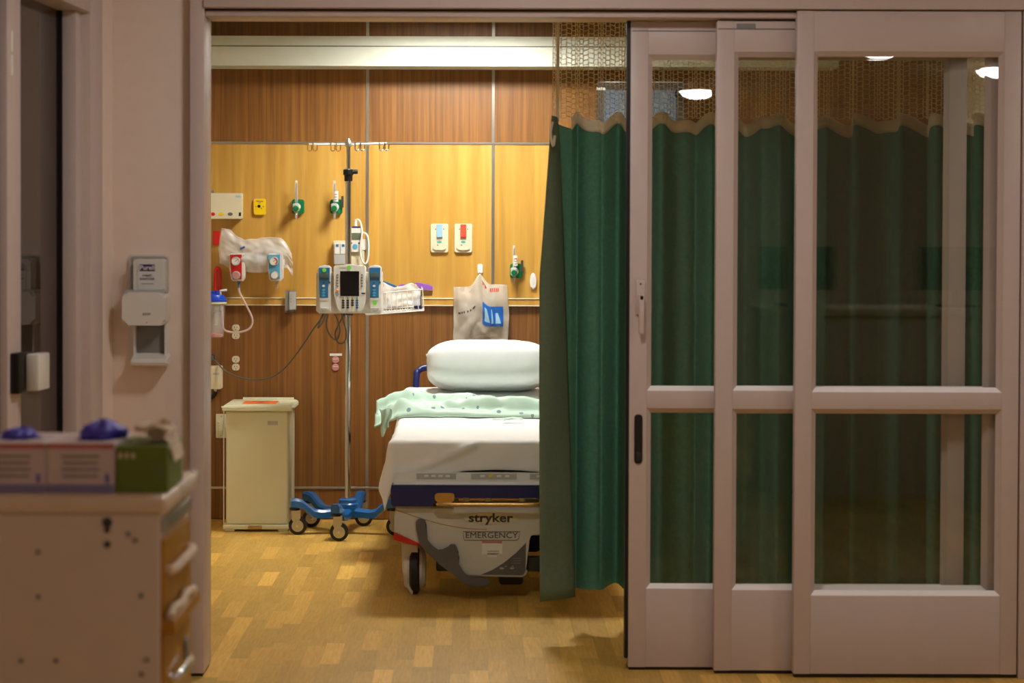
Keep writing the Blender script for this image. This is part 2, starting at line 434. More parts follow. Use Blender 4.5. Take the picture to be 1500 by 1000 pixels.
# ---- sliding glass doors
def bead_bar(x0, x1, yf, z0, z1, d): return B(x0, x1, yf, yf + d, z0, z1, .0015, 1)
def door(name, pxl, pxr, Y, py_top, py_g0, py_m0, py_m1, py_g1, py_bot, st_px, label):
    s = Y
    x0, x1 = X_(pxl, Y, 500), X_(pxr, Y, 500); sw = X_(pxl + st_px, Y, 500) - x0
    zt, zg0, zm0, zm1, zg1, zb = [Z_(p, Y, pxl) for p in (py_top, py_g0, py_m0, py_m1, py_g1, py_bot)]
    t = thing(name, label, None, (x0, Y, 0), kind='structure')
    T = .042
    obj('stile', B(x0, x0 + sw, Y, Y + T, zb, zt, .003), 'frame', t)
    obj('stile', B(x1 - sw, x1, Y, Y + T, zb, zt, .003), 'frame', t)
    a, b = x0 + sw - .0005, x1 - sw + .0005
    obj('top_rail', B(a, b, Y + .001, Y + T - .001, zg0, zt - .001, .002), 'frame', t)
    obj('middle_rail', B(a, b, Y + .001, Y + T - .001, zm1, zm0, .002), 'frame', t)
    obj('bottom_rail', B(a, b, Y + .001, Y + T - .001, zb + .001, zg1, .002), 'frame', t)
    bw = .016
    for (za, zc) in ((zm0, zg0), (zg1, zm1)):
        # sloped glazing beads around each pane
        for side in ('l', 'r', 't', 'b'):
            bm = new()
            yA, yB = Y + .003, Y + .020
            if side in 'lr':
                xe, xi = (a, a + bw) if side == 'l' else (b, b - bw)
                pts = [(xe, yA), (xe, yB), (xi, yB)]
                lo = [bm.verts.new((p[0], p[1], za)) for p in pts]; hi = [bm.verts.new((p[0], p[1], zc)) for p in pts]
            else:
                ze, zi = (zc, zc - bw) if side == 't' else (za, za + bw)
                pts = [(ze, yA), (ze, yB), (zi, yB)]
                lo = [bm.verts.new((a, p[1], p[0])) for p in pts]; hi = [bm.verts.new((b, p[1], p[0])) for p in pts]
            bm.faces.new(lo); bm.faces.new(list(reversed(hi)))
            for i in range(3): bm.faces.new((lo[i], lo[(i + 1) % 3], hi[(i + 1) % 3], hi[i]))
            obj('glazing_bead', bm, 'bead_toplit' if side == 'b' else 'frame', t, smooth=0)
        obj('pane', B(a, b, Y + .020, Y + .026, za, zc), 'pane', t, smooth=0)
    obj('bottom_seal', B(x0 + .004, x1 - .004, Y + .008, Y + T - .008, 0.001, zb + .001), 'frame_dark', t)
    return t, x0, x1, sw, zt, zb
YN, YM, YF = YO + .005, YO + .062, YO + .119
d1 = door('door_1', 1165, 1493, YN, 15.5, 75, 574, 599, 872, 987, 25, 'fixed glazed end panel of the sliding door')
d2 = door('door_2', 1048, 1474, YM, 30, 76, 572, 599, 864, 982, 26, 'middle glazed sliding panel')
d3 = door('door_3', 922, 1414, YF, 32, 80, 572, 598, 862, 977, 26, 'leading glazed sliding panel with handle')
bm = B(X_(1497, YO), X_(1497, YO) + .12, YO, YO + .12, 0.0, HB, .003); obj('trim_4', bm, 'frame', kind='structure')
# header cap lines on the two sliding panels and the small label
for (d, pyl, pxa, pxb, Y) in ((d3, 45, 924, 1048, YF), (d2, 42, 1050, 1163, YM)):
    z = Z_(pyl, Y, pxa); obj('carrier_line', B(X_(pxa, Y), X_(pxb, Y), Y - .0012, Y + .004, z - .002, z + .001), 'midgrey', d[0], smooth=0)
obj('maker_plate', B(X_(1077, YM), X_(1105, YM), YM - .002, YM + .002, Z_(42, YM, 1090), Z_(34.5, YM, 1090)), 'grey', d2[0], smooth=0)
x0 = d3[1]
obj('edge_seal', B(x0 - .012, x0 + .001, YF + .008, YF + .05, 0.04, d3[4] + .006), 'black', d3[0])
# lever handle
hx = X_(938, YF, 450)
hp = obj('handle_plate', B(X_(931, YF, 450), X_(945, YF, 450), YF - .010, YF + .001, Z_(460, YF), Z_(409, YF), .004), 'frame', d3[0])
obj('lever', box(new(), hx - .008, hx + .012, YF - .034, YF - .022, Z_(488, YF), Z_(430, YF), .005), 'frame', d3[0])
obj('lever_neck', lathe([(.009, 0), (.009, .026)], (hx + .002, YF - .008, Z_(434, YF)), 'Y', 16), 'frame', d3[0])
for py in (415, 458):
    obj('screw', lathe([(.0035, 0), (.0035, .002)], (hx, YF - .010, Z_(py, YF)), 'Y', 12), 'darkgrey', d3[0])
fp = obj('flush_pull', prism(rrect(X_(929, YF, 640), X_(941, YF, 640), Z_(678, YF), Z_(606, YF), .012), YF - .005, YF + .002, r=.0015), 'black', d3[0])
obj('pull_latch', B(X_(931, YF, 640), X_(939.5, YF, 640), YF - .008, YF - .004, Z_(675, YF), Z_(661, YF), .002), 'rubber', d3[0])

# ---- glazed door in the turned corridor wall at the left
d4 = thing('door_4', 'glazed door in the side wall of the corridor', None, tuple(LM @ Vector((0, -.2, 0))), kind='structure')
obj('jamb', lb(-.16, 0.0, -.14, .01, 0.005, 2.7, .004), 'frame', d4)
obj('jamb_stop', lb(-.16, -.03, -.197, -.139, 0.005, 2.34, .004), 'frame', d4)
obj('jamb_return', lb(-.0765, -.03, -.206, -.196, 0.005, Z_(19, 6.35), .002), 'frame', d4)
obj('head', lb(-.16, 0.0, -2.2, -.139, Z_(19, 6.35) , 2.34, .004), 'frame', d4)
obj('shadow_gap', lb(-.0865, -.076, -.213, -.196, 0.005, Z_(19, 6.35)), 'black', d4)
obj('pane', lb(-.093, -.085, -.70, -.212, .25, Z_(19, 6.35) + .0), 'pane_side', d4, smooth=0)
obj('stile', lb(-.105, -.062, -.82, -.69, 0.01, 2.25, .004), 'frame', d4)
obj('bottom_rail', lb(-.105, -.062, -.69, -.212, 0.01, .25, .004), 'frame', d4)
obj('pane', lb(-.093, -.085, -2.08, -.82, .25, Z_(19, 6.35)), 'pane_side', d4, smooth=0)
obj('bottom_rail', lb(-.105, -.062, -2.08, -.82, 0.01, .25, .004), 'frame', d4)
obj('stile', lb(-.105, -.062, -2.2, -2.08, 0.01, 2.25, .004), 'frame', d4)
zh0, zh1 = Z_(580, 5.7), Z_(520, 5.7)
ph = obj('latch_plate', lb(-.062, -.035, -.80, -.71, zh0, zh1, .004), 'black', d4)
obj('push_paddle', lb(-.035, .005, -.735, -.62, zh0 + .004, zh1 - .006, .006), 'white_plastic', d4)
for zz in (Z_(60, 5.7), Z_(95, 5.7)):
    obj('door_label', lb(-.062, -.060, -.79, -.77, zz - .03, zz + .03), 'white', d4, smooth=0)

# ================================================================== LAMPS
tl = thing('ceiling_troffer', 'bright rectangular ceiling light over the bed', 'ceiling light', (-.05, 9.48, RZ))
LX, LY, LW, LD = -.05, 9.48, .58, .42
obj('lamp_baffle', box(box(box(B(LX - LW / 2 - .03, LX + LW / 2 + .03, LY - LD / 2 - .03, LY - LD / 2, RZ - .085, RZ), LX - LW / 2 - .03, LX + LW / 2 + .03, LY + LD / 2, LY + LD / 2 + .03, RZ - .085, RZ), LX - LW / 2 - .03, LX - LW / 2, LY - LD / 2, LY + LD / 2, RZ - .085, RZ), LX + LW / 2, LX + LW / 2 + .03, LY - LD / 2, LY + LD / 2, RZ - .085, RZ), 'white', tl)  # unseen rim made deeper as a baffle, to dim the upper wall
obj('diffuser', B(LX - LW / 2, LX + LW / 2, LY - LD / 2, LY + LD / 2, RZ - .02, RZ), 'room_lamp', tl, smooth=0)
hall = [((2.51, 1.2), .15, 'round corridor ceiling lamp mirrored large in the right door pane'),
        ((1.78, -2.0), .15, 'round corridor ceiling lamp mirrored in the leading door pane'),
        ((3.64, -.2), .15, 'round corridor ceiling lamp mirrored at the right end of the glazing'),
        ((0.12, 5.2), .20, 'round corridor ceiling lamp nearest the sliding doors'),
        ((2.9, 4.9), .17, 'round corridor ceiling lamp before the fixed end panel')]
for (lx, ly), r, lab in hall:
    t = thing('ceiling_lamp', lab, 'ceiling light', (lx, ly, 2.70), group='corridor ceiling lamps')
    obj('lamp_ring', lathe([(r + .02, 0), (r + .02, -.012), (r, -.016), (r, 0)], (lx, ly, 2.70), 'Z', 32, cap=False), 'white', t)
    obj('diffuser', lathe([(r, 0), (r * .98, -.02), (r * .8, -.05), (r * .45, -.072), (.001, -.08)], (lx, ly, 2.695), 'Z', 32), 'hall_lamp', t)

# valance light body over the bed
yv = YW - .21
zv0, zv1, zv2 = Z_(97, yv), Z_(68, yv), Z_(52.5, yv)
t = thing('bed_light_valance', 'long pale aluminium light valance across the head wall above the bed', 'light', (0, YW, zv0))
prof = [(yv, zv0), (yv, zv1 - .002), (yv + .004, zv1), (yv + .002, zv1 + .002), (yv + .03, zv2), (YW - .001, zv2), (YW - .001, zv0)]
def extr_x(prof, x0, x1):
    bm = new(); a = [bm.verts.new((x0, y, z)) for y, z in prof]; b = [bm.verts.new((x1, y, z)) for y, z in prof]; n = len(prof)
    bm.faces.new(a); bm.faces.new(list(reversed(b)))
    for i in range(n): bm.faces.new((a[i], b[i], b[(i + 1) % n], a[(i + 1) % n]))
    return bm
obj('lower_housing', extr_x([(yv, zv0), (yv, zv1 - .003), (YW - .001, zv1 - .003), (YW - .001, zv0)], -1.85, 1.9), 'valance', t, smooth=0)
obj('groove', B(-1.849, 1.899, yv + .006, YW - .002, zv1 - .003, zv1 + .002), 'darkgrey', t, smooth=0)
obj('upper_housing', extr_x([(yv + .002, zv1 + .002), (yv + .03, zv2), (YW - .001, zv2), (YW - .001, zv1 + .002)], -1.85, 1.9), 'valance', t, smooth=0)
#@@OBJECTS@@

# ================================================================== HEAD WALL FIXTURES
def P3(px, py, Y): x, z = at(px, py, Y); return Vector((x, Y, z))
def rrp(pxa, pxb, pya, pyb, Y, d, r, bev=0.0015):
    """rounded plate between two photo pixels, standing d proud of the plane Y"""
    x0, z1 = at(pxa, pya, Y); x1, z0 = at(pxb, pyb, Y)
    return prism(rrect(x0, x1, z0, z1, r), Y - d, Y, r=bev)
def thing_at(name, label, cat, px, py, Y, group=None):
    x, z = at(px, py, Y); return thing(name, label, cat, (x, Y, z), group)

# beige control box with coloured labels
t = thing_at('alarm_panel', 'beige wall box with red, yellow and grey oval marks beside the door jamb', 'control box', 328, 320, YW)
obj('housing', rrp(286, 356, 283, 321, YW, .055, .006, .003), 'cream', t)
obj('lower_lip', rrp(286, 355, 308, 320, YW - .055, .004, .003, .001), 'cream', t)
yl = YW - .0592
for (a, b, m) in ((309, 315, 'red'), (320, 328, 'yellow'), (333.5, 341, 'midgrey')):
    x0, z0 = at(a, 316, yl); x1, z1 = at(b, 311, yl)
    obj('mark', prism(ellipse((x0 + x1) / 2, (z0 + z1) / 2, (x1 - x0) / 2, (z1 - z0) / 2, 16), yl - .0008, yl + .0005), m, t, smooth=0)
x0, z0 = at(349.5, 316.5, yl); x1, z1 = at(353, 311, yl)
obj('mark', prism([(x0, z0), (x1, z0), (x1, z1), (x0 + .002, z1)], yl - .0008, yl + .0005), 'black', t, smooth=0)
obj('badge', rrp(345, 353, 286.5, 289, YW - .055, .001, .003, .0003), 'paleblue', t)
obj('top_tab', rrp(300, 314, 279, 284, YW - .02, .02, .003, .001), 'grey', t)

# yellow and red outlets
t = thing_at('medical_air_outlet', 'yellow rounded wall outlet with small black port', 'wall outlet', 380, 314, YW)
obj('plate', rrp(372, 389.5, 291, 314.5, YW, .014, .009, .003), 'yellow', t)
obj('port', lathe([(.008, 0), (.008, .003), (.005, .004)], (*[P3(380, 302, YW)[i] - (.013 if i == 1 else 0) for i in range(3)],), 'Y', 16), 'black', t)
for (px, py) in ((374.8, 302.4), (385.6, 302.4), (383, 305)):
    p = P3(px, py, YW - .014); obj('screw', lathe([(.0028, 0), (.0028, .001)], p, 'Y', 10), 'darkgrey', t)
for k, (a, b) in enumerate(((375.5, 385.5), (378.5, 382))):
    obj('print_line', rrp(a, b, 294.3 + k * 2.4, 295.2 + k * 2.4, YW - .014, .0006, .0006, 0), 'darkgrey', t)
t = thing_at('emergency_outlet', 'small plain red rectangular outlet cover on the maple panel', 'wall outlet', 318, 358, YW)
obj('plate', rrp(312.6, 323, 338, 358.5, YW, .012, .003, .002), 'red', t)
obj('flap', rrp(314, 321.6, 340, 356.5, YW - .012, .004, .002, .001), 'red', t)

# oxygen flowmeters
def flowmeter(px, py, label, sleeve, group='green oxygen flowmeters'):
    t = thing_at('oxygen_flowmeter', label, 'flowmeter', px, py + 14, YW, group)
    obj('outlet_plate', rrp(px - 8, px + 10, py - 9, py + 12, YW, .022, .012, .003), 'o2_green', t)
    obj('outlet_boss', lathe([(.020, 0), (.020, .018), (.016, .022)], P3(px - 1, py + 2, YW - .022), 'Y', 20), 'white_plastic', t)
    c = P3(px - 2, py + 2, YW - .06)
    obj('valve_body', box(new(), c.x - .018, c.x + .016, c.y - .018, c.y + .022, c.z - .022, c.z + .018, .006), 'lightgrey', t)
    obj('knob', lathe([(.013, 0), (.015, .003), (.015, .012), (.012, .016)], c + Vector((0, -.016, -.008)), 'Y', 20), 'o2_green', t)
    zt = Z_(py - 35, YW - .06)
    obj('scale_tube', lathe([(.0085, 0), (.0085, zt - c.z - .02), (.006, zt - c.z - .012)], c + Vector((0, 0, .016)), 'Z', 16), 'clear_plastic', t)
    obj('scale', B(c.x - .002, c.x + .004, c.y - .001, c.y + .001, c.z + .02, zt - .012), 'darkgrey', t, smooth=0)
    if sleeve:
        obj('label_sleeve', lathe([(.0115, 0), (.0115, .055)], c + Vector((.008, 0, .028)), 'Z', 16), 'white', t)
        obj('side_latch', rrp(px + 8, px + 11.5, py - 14, py + 3, YW - .022, .01, .003, .001), 'darkgrey', t)
        for k in range(3): obj('sleeve_mark', B(c.x + .001, c.x + .015, c.y - .0125, c.y - .011, c.z + .036 + k * .014, c.z + .040 + k * .014), 'redorange' if k == 2 else 'grey', t, smooth=0)
    obj('outlet_fitting', lathe([(.011, 0), (.009, -.012), (.007, -.016), (.0085, -.02), (.006, -.026), (.0065, -.032), (.003, -.045)], c + Vector((0, 0, -.020)), 'Z', 16), 'clear_plastic', t)
    return t
flowmeter(436, 301, 'green oxygen flowmeter next to the yellow wall outlet', False)
flowmeter(492, 301, 'green oxygen flowmeter with white label sleeve just left of the pole', True)
flowmeter(755, 395, 'green oxygen flowmeter beside the white oval button near the curtain', True)

# crumpled clear bag hanging behind the two regulators
Yb = YW - .075
t = thing_at('plastic_bag', 'crumpled clear plastic bag behind the red and blue regulators', 'plastic bag', 375, 405, Yb)
topl = [(0, 334), (.12, 336), (.22, 345), (.34, 351), (.5, 349), (.68, 347), (.85, 348), (.93, 354), (1, 366)]
botl = [(0, 386), (.1, 391), (.2, 393), (.35, 398), (.5, 400), (.7, 398), (.83, 395), (.93, 392), (1, 404)]
def interp(T, u):
    for (a, x), (b, y) in zip(T, T[1:]):
        if u <= b: return x + (y - x) * (u - a) / (b - a)
    return T[-1][1]
def fbag(u, v):
    px = 323 + 104 * u + 6 * (v - .5) * (u - .5) + 5 * (1 - abs(2 * v - 1)) * (2 * u - 1) * .5
    py = interp(topl, u) * (1 - v) + interp(botl, u) * v
    p = P3(px, py, Yb)
    n = nz(u * 6, v * 4, 1.3) * .016 + nz(u * 15, v * 9, 4.1) * .005
    bulge = .045 * math.sin(PI * min(1, max(0, v))) * math.sin(PI * u)
    return p + Vector((nz(u * 9, v * 9, 8) * .004, -bulge * .5 + n, nz(u * 11, v * 3, 5) * .005))
o = obj('film', grid(44, 26, fbag), 'clear_bag', t, smooth=50); solidify(o, .0008)
def fbag2(u, v):
    p = fbag(.07 + .86 * u, .12 + .78 * v); return p + Vector((0, .028 + nz(u * 8, v * 8, 11) * .008, 0))
o = obj('inner_fold', grid(26, 16, fbag2), 'clear_bag', t, smooth=50); solidify(o, .0008)
obj('paper_insert', box(new(), X_(347, Yb - .01), X_(417, Yb - .01), Yb - .012, Yb - .006, Z_(389, Yb), Z_(371, Yb), .002), 'white', t)
obj('printed_bar', B(X_(368, Yb - .04), X_(393, Yb - .04), Yb - .0135, Yb - .0118, Z_(374.2, Yb), Z_(372, Yb)), 'midgrey', t, smooth=0)
obj('blue_mark', box(new(), 0, .028, -.0005, .0005, 0, .010, 0, 1, Matrix.Translation((X_(354, Yb), Yb - .052, Z_(367, Yb))) @ Matrix.Rotation(-.45, 4, 'Y')), 'blue_print', t, smooth=0)

# vacuum regulators
def regulator(px, face, label, dial_arc):
    Yr = YW - .10
    t = thing_at('vacuum_regulator', label, 'regulator', px, 411, Yr, 'suction regulators')
    x0, z1 = at(px - 11, 371, Yr); x1, z0 = at(px + 11.5, 411.5, Yr)
    pts = [(x0, z1 - .006), (x0 + .008, z1), (x1 - .004, z1), (x1, z1 - .008), (x1, z0 + .016), (x1 - .012, z0), (x0 + .018, z0), (x0 + .008, z0 + .010), (x0 + .001, z1 - .08)]
    obj('housing', prism(pts, Yr, Yr + .052, r=.003), 'white_plastic', t)
    xa, xb = x0 + .003, x1 - .016
    obj('face_plate', prism([(xa, z1 - .008), (xb, z1 - .006), (xb, z0 + .010), (xa + .016, z0 + .008), (xa + .006, z0 + .04)], Yr - .002, Yr + .001), face, t, smooth=0)
    c = Vector(((xa + xb) / 2, Yr - .001, z1 - .041))
    g = obj('gauge', lathe([(.0235, 0), (.0235, .010), (.0205, .012), (.0205, .009)], c, 'Y', 28), 'lightgrey', t)
    obj('dial', lathe([(.0205, .0085), (.0205, .0095)], c, 'Y', 28), 'white', g)
    if dial_arc:
        bm = new()
        for k in range(14):
            a0, a1 = [math.radians(-60 + 150 * (k + q) / 14) for q in (0, 1)]
            v = [bm.verts.new((c.x + r * math.cos(a), c.y - .0105, c.z + r * math.sin(a))) for r, a in ((.0135, a0), (.019, a0), (.019, a1), (.0135, a1))]
            bm.faces.new(v)
        obj('red_zone', bm, 'redorange', g, smooth=0)
    else:
        bm = new()
        for k in range(12):
            a = math.radians(-40 + 260 * k / 11)
            box(bm, -.0008, .0008, -.0004, .0004, .015, .019, 0, 1, Matrix.Translation((c.x, c.y - .0102, c.z)) @ Matrix.Rotation(a, 4, 'Y'))
        obj('ticks', bm, 'darkgrey', g, smooth=0)
    bm = new(); box(bm, -.001, .001, -.0005, .0005, -.004, .016, 0, 1, Matrix.Translation((c.x, c.y - .0112, c.z)) @ Matrix.Rotation(math.radians(50), 4, 'Y'))
    obj('needle', bm, 'black', g, smooth=0)
    c2 = Vector((c.x + .003, Yr - .001, z0 + .030))
    k = obj('control_knob', lathe([(.022, 0), (.022, .012), (.019, .018)], c2, 'Y', 28), 'lightgrey', t)
    obj('knob_face', lathe([(.0165, .018), (.0165, .0195)], c2, 'Y', 24), 'pink' if not dial_arc else 'white', k)
    bm = new()
    for q in range(24):
        a = 2 * PI * q / 24; box(bm, .0215, .0235, -.006, .006, -.0016, .0016, 0, 1, Matrix.Translation(c2 + Vector((0, -.008, 0))) @ Matrix.Rotation(a, 4, 'Y'))
    obj('knob_ribs', bm, 'grey', k, smooth=0)
    xc = (x0 + x1) / 2 + .006
    obj('hose_nipple', lathe([(.009, 0), (.009, -.012), (.006, -.016), (.006, -.036)], (xc, Yr + .026, z0), 'Z', 16), 'module_blue' if not dial_arc else 'lightgrey', t)
    obj('wall_adapter', lathe([(.018, 0), (.018, .05)], (xc, YW, z1 - .06), 'Y', 20), 'lightgrey', t)
    return Vector((xc, Yr + .026, z0 - .03))
hose = regulator(347, 'red', 'red-faced suction regulator with round gauge on the head wall', False)
regulator(403, 'skyblue', 'blue-faced suction regulator with red-arc gauge on the head wall', True)

# suction canister and its tube
Yc = YW - .10; cxn = X_(314, Yc, 460)
zl, zb_ = Z_(444, Yc), Z_(495, Yc)
t = thing('suction_canister', 'clear suction canister with blue lid and red base by the jamb', 'canister', (cxn, Yc, zb_))
obj('jar', lathe([(.050, 0), (.058, zl - zb_ - .01), (.060, zl - zb_), (.057, zl - zb_), (.055, zl - zb_ - .012), (.047, .004)], (cxn, Yc, zb_), 'Z', 32), 'jar_plastic', t)
obj('red_base', lathe([(.040, 0), (.044, .006), (.044, .012), (.02, .014)], (cxn, Yc, zb_ + .004), 'Z', 24), 'red', t)
obj('rim', lathe([(.062, -.012), (.066, -.008), (.066, 0), (.060, .004)], (cxn, Yc, zl + .002), 'Z', 32), 'cream', t)
lid = obj('lid', lathe([(.066, 0), (.066, .012), (.058, .018), (.050, .034), (.030, .040), (.028, .052), (.012, .056)], (cxn, Yc, zl + .006), 'Z', 32), 'lid_blue', t)
obj('port', lathe([(.012, 0), (.012, .028), (.009, .030)], (cxn + .018, Yc - .022, zl + .034), 'Z', 16), 'lid_blue', lid)
obj('elbow', tube([(cxn + .035, Yc - .02, zl + .03), (cxn + .035, Yc - .02, zl + .062), (cxn + .068, Yc - .02, zl + .066)], .007, 10), 'white_plastic', lid)
obj('inner_tube', lathe([(.012, 0), (.012, .10)], (cxn + .012, Yc - .01, zl - .12), 'Z', 14), 'clear_plastic', t)
for k in range(6):
    obj('level_mark', B(cxn - .02, cxn + .012, Yc - .0565 + .0012 * (5 - k), Yc - .0555 + .0012 * (5 - k), zb_ + .04 + k * .018, zb_ + .042 + k * .018), 'grey', t, smooth=0)
obj('bracket', B(cxn - .03, cxn + .03, Yc + .05, YW, zl - .05, zl - .01, .004), 'lightgrey', t)
pts = []
for k in range(13):
    a = PI * k / 12; pts.append((X_(317, Yc, 410) + .012 * math.cos(a), Yc + .05, Z_(402, Yc) + .030 * math.sin(a)))
pts = [(pts[0][0], Yc + .05, Z_(432, Yc))] + pts + [(pts[-1][0], Yc + .05, Z_(432, Yc))]
lp = tag(obj('tubing_loop', tube(pts, .0095, 12), 'red'), 'glossy red loop standing behind the blue canister lid', 'loop')
pp = [hose + Vector((0, 0, .012)), hose + Vector((.004, 0, -.03)), P3(357, 440, Yb), P3(368, 462, Yb), P3(369.5, 473, Yb), P3(364, 482, Yb), P3(350, 486.5, Yb), P3(336, 486, Yb), P3(328, 482, Yc), P3(326, 470, Yc), P3(325.5, 452, Yc - .02), Vector((cxn + .035, Yc - .02, zl + .04))]
tag(obj('suction_hose', tube(smoothpts(pp, 8), .0055, 10), 'tube_plastic'), 'pale pink tube looping from the red regulator to the canister', 'tube')

# electrical outlets
def receptacle(px, py, t, m):
    c = P3(px, py, YW); r = .0205
    pts = [(c.x + r * math.cos(a), c.z + min(.0175, max(-.0175, r * math.sin(a)))) for a in [2 * PI * k / 28 for k in range(28)]]
    o = obj('receptacle', prism(pts, YW - .006, YW, r=.0012), m, t)
    for dx, h in ((-.0065, .008), (.0065, .0065)):
        obj('slot', B(c.x + dx - .0013, c.x + dx + .0013, YW - .0066, YW - .0055, c.z - .001, c.z + h), 'black', o, smooth=0)
    obj('ground_hole', lathe([(.0026, 0), (.0026, .0006)], (c.x, YW - .006, c.z - .009), 'Y', 12), 'black', o)
for (pys, lab) in (((480, 491.5), 'ivory double socket behind the loop of the suction tube'), ((526, 537.5), 'ivory double socket just above the trailing grey cord')):
    t = thing_at('duplex_outlet', lab, 'socket', 345.5, pys[1], YW, 'ivory sockets')
    for py in pys: receptacle(345.5, py, t, 'cream')
    obj('mounting_screw', lathe([(.003, 0), (.003, .002)], P3(345.5, sum(pys) / 2, YW), 'Y', 10), 'silver', t)
t = thing_at('pink_outlet', 'pair of pink round socket covers under a white label strip', 'socket', 491.5, 544, YW)
for py in (527, 538):
    c = P3(491.5, py, YW); obj('cover', lathe([(.0195, 0), (.0195, .004), (.016, .007)], c, 'Y', 24), 'pink', t)
    obj('cap_bar', B(c.x - .014, c.x + .014, YW - .0085, YW - .006, c.z + .004, c.z + .007), 'white', t, smooth=0)
obj('label_strip', rrp(483, 501, 517.5, 521, YW, .002, .001, .0003), 'white', t)
t = thing_at('multi_socket_plate', 'beige metal socket plate partly behind the waste bin', 'wall plate', 325, 641, YW)
obj('plate', rrp(316.5, 334, 606, 641, YW, .008, .003, .002), 'can_beige', t)
for i in range(2):
    for j in range(4):
        obj('stud', lathe([(.004, 0), (.003, .004)], P3(321 + i * 7, 618 + j * 4, YW - .008), 'Y', 10), 'white', t)
for py in (609.5, 638): obj('screw', lathe([(.004, 0), (.003, .002)], P3(324, py, YW - .008), 'Y', 10), 'silver', t)

# grey hook box under the rail
t = thing_at('rail_bracket', 'grey metal bracket hung on the chair rail', 'bracket', 426, 455, YW)
obj('back_plate', rrp(418, 434, 425.5, 455, YW - .027, .014, .002, .001), 'grey', t)
obj('raised_plate', rrp(424, 433.5, 427, 453, YW - .041, .008, .002, .001), 'lightgrey', t)
for py in (437.5, 442): obj('rivet', lathe([(.0025, 0), (.002, .002)], P3(426, py, YW - .049), 'Y', 10), 'darkgrey', t)
obj('hook', tube(smoothpts([P3(432, 454, YW - .04), P3(426, 457, YW - .06), P3(419, 459, YW - .05), P3(418, 456, YW - .04)], 5), .0035, 8), 'darkgrey', t)

# wall adapter + grey cord
t = thing_at('power_adapter', 'cream power adapter box low beside the jamb with dark lead', 'adapter', 318, 569, YW)
obj('case', rrp(303, 326.5, 535, 568.5, YW, .06, .008, .004), 'cream', t)
obj('case_seam', rrp(312, 321, 546, 549, YW - .06, .001, .0008, 0), 'lightgrey', t)
obj('strain_relief', lathe([(.009, 0), (.005, -.03)], P3(315.5, 568, YW - .03), 'Z', 14), 'white_plastic', t)
obj('lead', tube(smoothpts([P3(315.5, 573, YW - .03), P3(314, 578, YW - .03), P3(309, 582, YW - .025), P3(302, 584, YW - .02)], 6), .010, 10), 'black', t)
YP = 9.80
pp = [P3(309, 524, YW - .03), P3(316, 529, YW - .05), P3(330, 543, YW - .1), P3(352, 553, YW - .14), P3(376, 556, YW - .2), P3(399, 552, YW - .26), P3(420, 536, YW - .33), P3(440, 510, YW - .42), P3(458, 483, YW - .46), P3(470, 467, YP - .02), P3(474, 456, YP - .03)]
CORD = pp
t = thing_at('cord_plug', 'dark grey plug in the wall at the cord end by the jamb', 'plug', 309, 530, YW)
obj('plug_body', box(new(), P3(305, 0, YW).x, X_(316, YW, 520), YW - .035, YW, Z_(529, YW), Z_(519.5, YW), .006), 'darkgrey', t)
obj('grip', box(new(), P3(306, 0, YW).x, X_(314, YW, 520), YW - .05, YW - .034, Z_(528, YW), Z_(521, YW), .004), 'midgrey', t)

# electronic thermometer and probe cover boxes on the wall
YT = YW - .055
t = thing_at('thermometer', 'white electronic thermometer in wall cradle behind the pole', 'thermometer', 525, 388, YW)
obj('cradle', rrp(513, 534, 367, 388.5, YW, .05, .006, .003), 'cream', t)
obj('body', rrp(513, 531.5, 334, 368.5, YW - .01, .055, .008, .004), 'white_plastic', t)
obj('display', rrp(515, 528.5, 341, 351.5, YW - .065, .001, .003, .0003), 'lcd', t)
bt = obj('main_button', lathe([(.014, 0), (.013, .003)], P3(520, 361, YW - .065), 'Y', 20), 'skyblue', t)
for px in (514.8, 526): obj('small_button', lathe([(.005, 0), (.0045, .002)], P3(px, 356, YW - .065), 'Y', 14), 'darkgrey', t)
obj('side_wing', rrp(531, 536.5, 350, 366, YW - .005, .03, .006, .002), 'white_plastic', t)
obj('probe_collar', rrp(516, 528.5, 331.5, 335, YW - .02, .035, .003, .001), 'navy', t)
obj('probe', lathe([(.009, 0), (.007, .022), (.004, .036)], P3(521, 331, YW - .035), 'Z', 14), 'white_plastic', t)
pp = [P3(521, 325, YW - .035), P3(524, 321.5, YW - .04), P3(528, 326, YW - .05), P3(530.5, 340, YW - .07), P3(528.5, 355, YW - .075), P3(528, 372, YW - .075), P3(531, 383, YW - .075), P3(536, 386, YW - .075), P3(539.5, 376, YW - .07), P3(540, 355, YW - .06), P3(537.5, 344, YW - .05), P3(531, 340, YW - .03)]
obj('coiled_cord', tube(smoothpts(pp, 8), .0048, 10), 'white_plastic', t)
t = thing_at('probe_cover_box', 'twin white probe cover boxes mounted left of the pole', 'box', 498, 387, YW)
obj('holder', rrp(489.5, 508, 352, 387, YW, .05, .004, .002), 'cream', t)
for (a, b) in ((490.5, 497.8), (499, 506.5)):
    c_ = obj('carton', rrp(a, b, 356, 371.5, YW - .05, .008, .002, .001), 'white', t)
    obj('blue_square', rrp(a + 1.6, b - 1.8, 357.5, 361.5, YW - .058, .0006, .001, 0), 'module_blue', c_)
obj('lower_tray', rrp(490, 507.5, 372.5, 386.5, YW - .05, .012, .003, .001), 'lightgrey', t)

